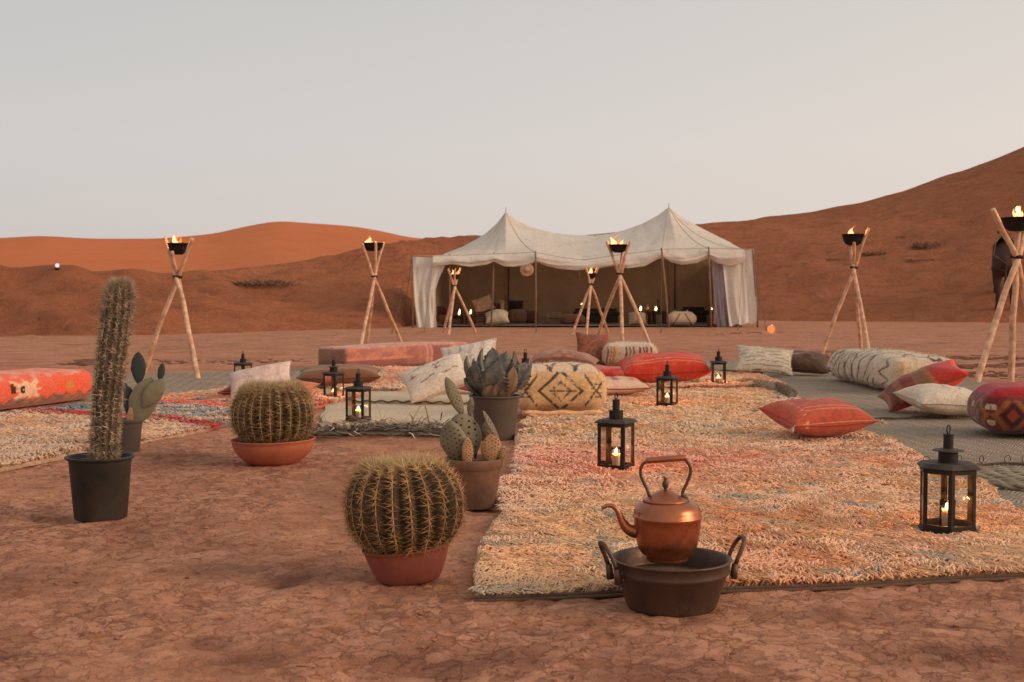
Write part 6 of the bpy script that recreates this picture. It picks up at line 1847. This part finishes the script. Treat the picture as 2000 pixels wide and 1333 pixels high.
# ------------------------------------------------------------------ things on the sand
p = G(1506, 651)
t = empty('glass_candle_globe', p, 'glowing orange glass candle globe on the sand right of the tent', 'lantern')
v_, q_ = lathe([(0, 0), (.05, 0), (.10, .05), (.115, .12), (.09, .19), (.06, .21), (.055, .21), (.08, .18), (.10, .12), (.09, .05), (0, .015)], 24); mb = MB(); mb.add(v_, q_); part('glass_globe', mb, M['globe'], t, True)
v_, q_ = flame_mesh(.15, .045, 3, (.1, 0)); mb = MB(); mb.add(xf(v_, (0, -.02, .10)), q_); part('flame', mb, M['flame_core'], t, True)
point((0, -.1, .26), 5, (1, .35, .12), .06, t)
p = hit_dune(112, 527)
t = empty('ball_lamp', p, 'small white ball lamp on the crest of the left dune', 'lamp')
v_, q_ = lathe([(0, .06), (.035, .07), (.06, .10), (.068, .135), (.06, .17), (.035, .20), (0, .208)], 20); mb = MB(); mb.add(v_, q_); part('glass_ball', mb, M['white_globe'], t, True)
v_, q_ = lathe([(0, -.1), (.07, -.1), (.08, .02), (.06, .075), (0, .075)], 20); mb = MB(); mb.add(v_, q_); part('base', mb, M['bowl'], t, True)
# sand ridges, sticks and clods behind the seating
def clods(px0, px1, py, n_, s0, label, col=(128, 82, 62), spread=2.5, seed=0, flat=.45):
    mb = MB(); rr = np.random.default_rng(seed)
    for k in range(n_):
        p = G(rr.uniform(px0, px1), py + rr.normal(0, spread)); s_ = s0 * rr.uniform(.4, 1.3)
        mb.add(xf(vv * (1 + rr.normal(0, .2, (12, 1))) * s_ * np.array([rr.uniform(1, 3), 1, flat * .6]), tuple(p), (0, 0, rr.random() * 3)), None, ff)
    o = mb.build('earth_clods', simple('damp_earth', A(*col), .95, var=.4, vs=6), smooth=False); tag(o, label, None, None, 'stuff')
clods(150, 186, 708, 30, .10, 'heap of brown earth clods left of the tall cactus', seed=1)
clods(0, 60, 744, 30, .06, 'clods of earth behind the orange kilim pouf', seed=2)
clods(100, 470, 711, 60, .035, 'thin line of twigs and clods behind the left torch', seed=3, spread=1.2)
clods(270, 600, 706, 50, .035, 'scattered dark crumbs along the drift line on the left', seed=4, spread=1.5)
clods(1850, 2060, 700, 120, .055, 'broken earth ridges behind the dark red pouf', seed=5, spread=2)
clods(1850, 2060, 715, 120, .055, 'second broken earth ridge behind the dark red pouf', seed=6, spread=2)
clods(1850, 2060, 733, 110, .045, 'third broken earth ridge right beside the big torch foot', seed=7, spread=3)
clods(1400, 1540, 652, 12, .07, 'few dark clods on the sand right of the tent', seed=8, spread=2)
clods(1590, 1640, 690, 26, .05, 'dark clods at the foot of the right torch', seed=9)
rr = np.random.default_rng(12)
for k in range(26):
    px = rr.uniform(60, 860); py = rr.uniform(1030, 1320) if k % 2 else rr.uniform(880, 1000)
    p = G(px, py, .004); a = rr.random() * 3.14; L = rr.uniform(.02, .06)
    mb = MB(); v_, q_, t_ = tube([(-L / 2, 0, .002), (0, .004, .005), (L / 2, 0, .002)], .0014, 4); mb.add(v_, q_, t_)
    o = mb.build('dry_twig', M['rope'], loc=p, rot=(0, 0, a)); tag(o, 'short dry twig lying on the red cracked clay', 'twig', 'dry twigs on the clay')

# ------------------------------------------------------------------ camel seen from behind on the dune foot
p = hit_dune(1962, 606)
t = empty('camel', p, 'dark brown saddled camel standing behind the torch at the right edge', 'camel', None, R(-19))
cs = 150 / FPX * p.y / 2.12
joints = {
 'pelvis': (0, 0, 1.38, .27), 'hip2': (0, .35, 1.50, .32), 'hump': (0, .75, 1.72, .30), 'humptop': (0, .75, 2.02, .15), 'chest': (0, 1.25, 1.45, .33), 'neck0': (0, 1.6, 1.35, .2), 'neck1': (.02, 1.95, 1.45, .13), 'neck2': (.03, 2.15, 1.85, .11), 'head': (.03, 2.3, 2.12, .12), 'muzzle': (.03, 2.6, 2.05, .07),
 'tail': (0, -.26, 1.3, .05), 'tail1': (0, -.32, .9, .03), 'tail2': (0, -.30, .68, .045)}
edges = [('pelvis', 'hip2'), ('hip2', 'hump'), ('hump', 'humptop'), ('hump', 'chest'), ('chest', 'neck0'), ('neck0', 'neck1'), ('neck1', 'neck2'), ('neck2', 'head'), ('head', 'muzzle'), ('pelvis', 'tail'), ('tail', 'tail1'), ('tail1', 'tail2')]
for s_, n_ in ((-1, 'l'), (1, 'r')):
    st = .04 * s_
    joints['h0' + n_] = (s_ * .17, .02 + st, 1.15, .20); joints['h1' + n_] = (s_ * .20, .12 + st, .86, .12); joints['h2' + n_] = (s_ * .18, -.10 + st, .50, .065); joints['h3' + n_] = (s_ * .19, -.02 + st, .09, .055); joints['h4' + n_] = (s_ * .20, .05 + st, .03, .09)
    edges += [('pelvis', 'h0' + n_), ('h0' + n_, 'h1' + n_), ('h1' + n_, 'h2' + n_), ('h2' + n_, 'h3' + n_), ('h3' + n_, 'h4' + n_)]
    joints['f0' + n_] = (s_ * .16, 1.32, 1.05, .15); joints['f1' + n_] = (s_ * .16, 1.32, .62, .075); joints['f2' + n_] = (s_ * .17, 1.34, .09, .055); joints['f3' + n_] = (s_ * .17, 1.42, .03, .09)
    edges += [('chest', 'f0' + n_), ('f0' + n_, 'f1' + n_), ('f1' + n_, 'f2' + n_), ('f2' + n_, 'f3' + n_)]
names = list(joints)
me = bpy.data.meshes.new('body')
me.from_pydata([tuple(c * cs for c in joints[k][:3]) for k in names], [(names.index(a), names.index(b_)) for a, b_ in edges], [])
o = bpy.data.objects.new('body', me); COL.objects.link(o); o.parent = t
sk = o.modifiers.new('skin', 'SKIN'); sk.use_smooth_shade = True
me.skin_vertices or me.skin_vertices.new()
for k, n_ in enumerate(names):
    me.skin_vertices[0].data[k].radius = (joints[n_][3] * cs,) * 2
me.skin_vertices[0].data[0].use_root = True
ss = o.modifiers.new('sub', 'SUBSURF'); ss.levels = 2; ss.render_levels = 2
me.materials.append(simple('dark_camel_hair', A(74, 50, 42), .95, 0, .3, 4, .4, 20, .03))
def c_sad(x, y, z, f): return blend(col0(x.shape, A(66, 46, 42)), (np.abs(z - .5) < .1) * 1.0, A(110, 70, 54))
mb = MB()
V_ = []
for i in range(12):
    y = (.30 + .95 * i / 11) * cs
    for j in range(15):
        a = R(25 + 130 * j / 14); r = .35 + .02 * math.sin(j * 2.1 + i)
        V_.append((math.cos(a) * r * cs * 1.02, y, (1.50 + (math.sin(a) * .52 if math.sin(a) > 0 else math.sin(a) * 2.0)) * cs))
mb.add(np.array(V_), gridq(12, 15), None, A(60, 42, 40)); mb.build('saddle_blanket', M['fabric'], t)
for s_ in (-1, 1):
    v_, q_, t_ = tube([(s_ * .10 * cs, .35 * cs, 2.08 * cs), (s_ * .25 * cs, .2 * cs, 1.85 * cs), (s_ * .30 * cs, -.05 * cs, 1.52 * cs), (0, -.32 * cs, 1.28 * cs)], .014 * cs, 5)
    mb = MB(); mb.add(v_, q_, t_); mb.build('strap', M['rope'], t)
for s_ in (-1, 1):
    v_, q_ = lathe([(0, 0), (.03, .02), (.035, .06), (0, .12)], 8); mb = MB(); mb.add(xf(v_ * cs, (s_ * .09 * cs + .03, 2.22 * cs, 2.2 * cs), (0, R(20 * s_), 0)), q_); mb.build('ear', M['dark_wood'], t)
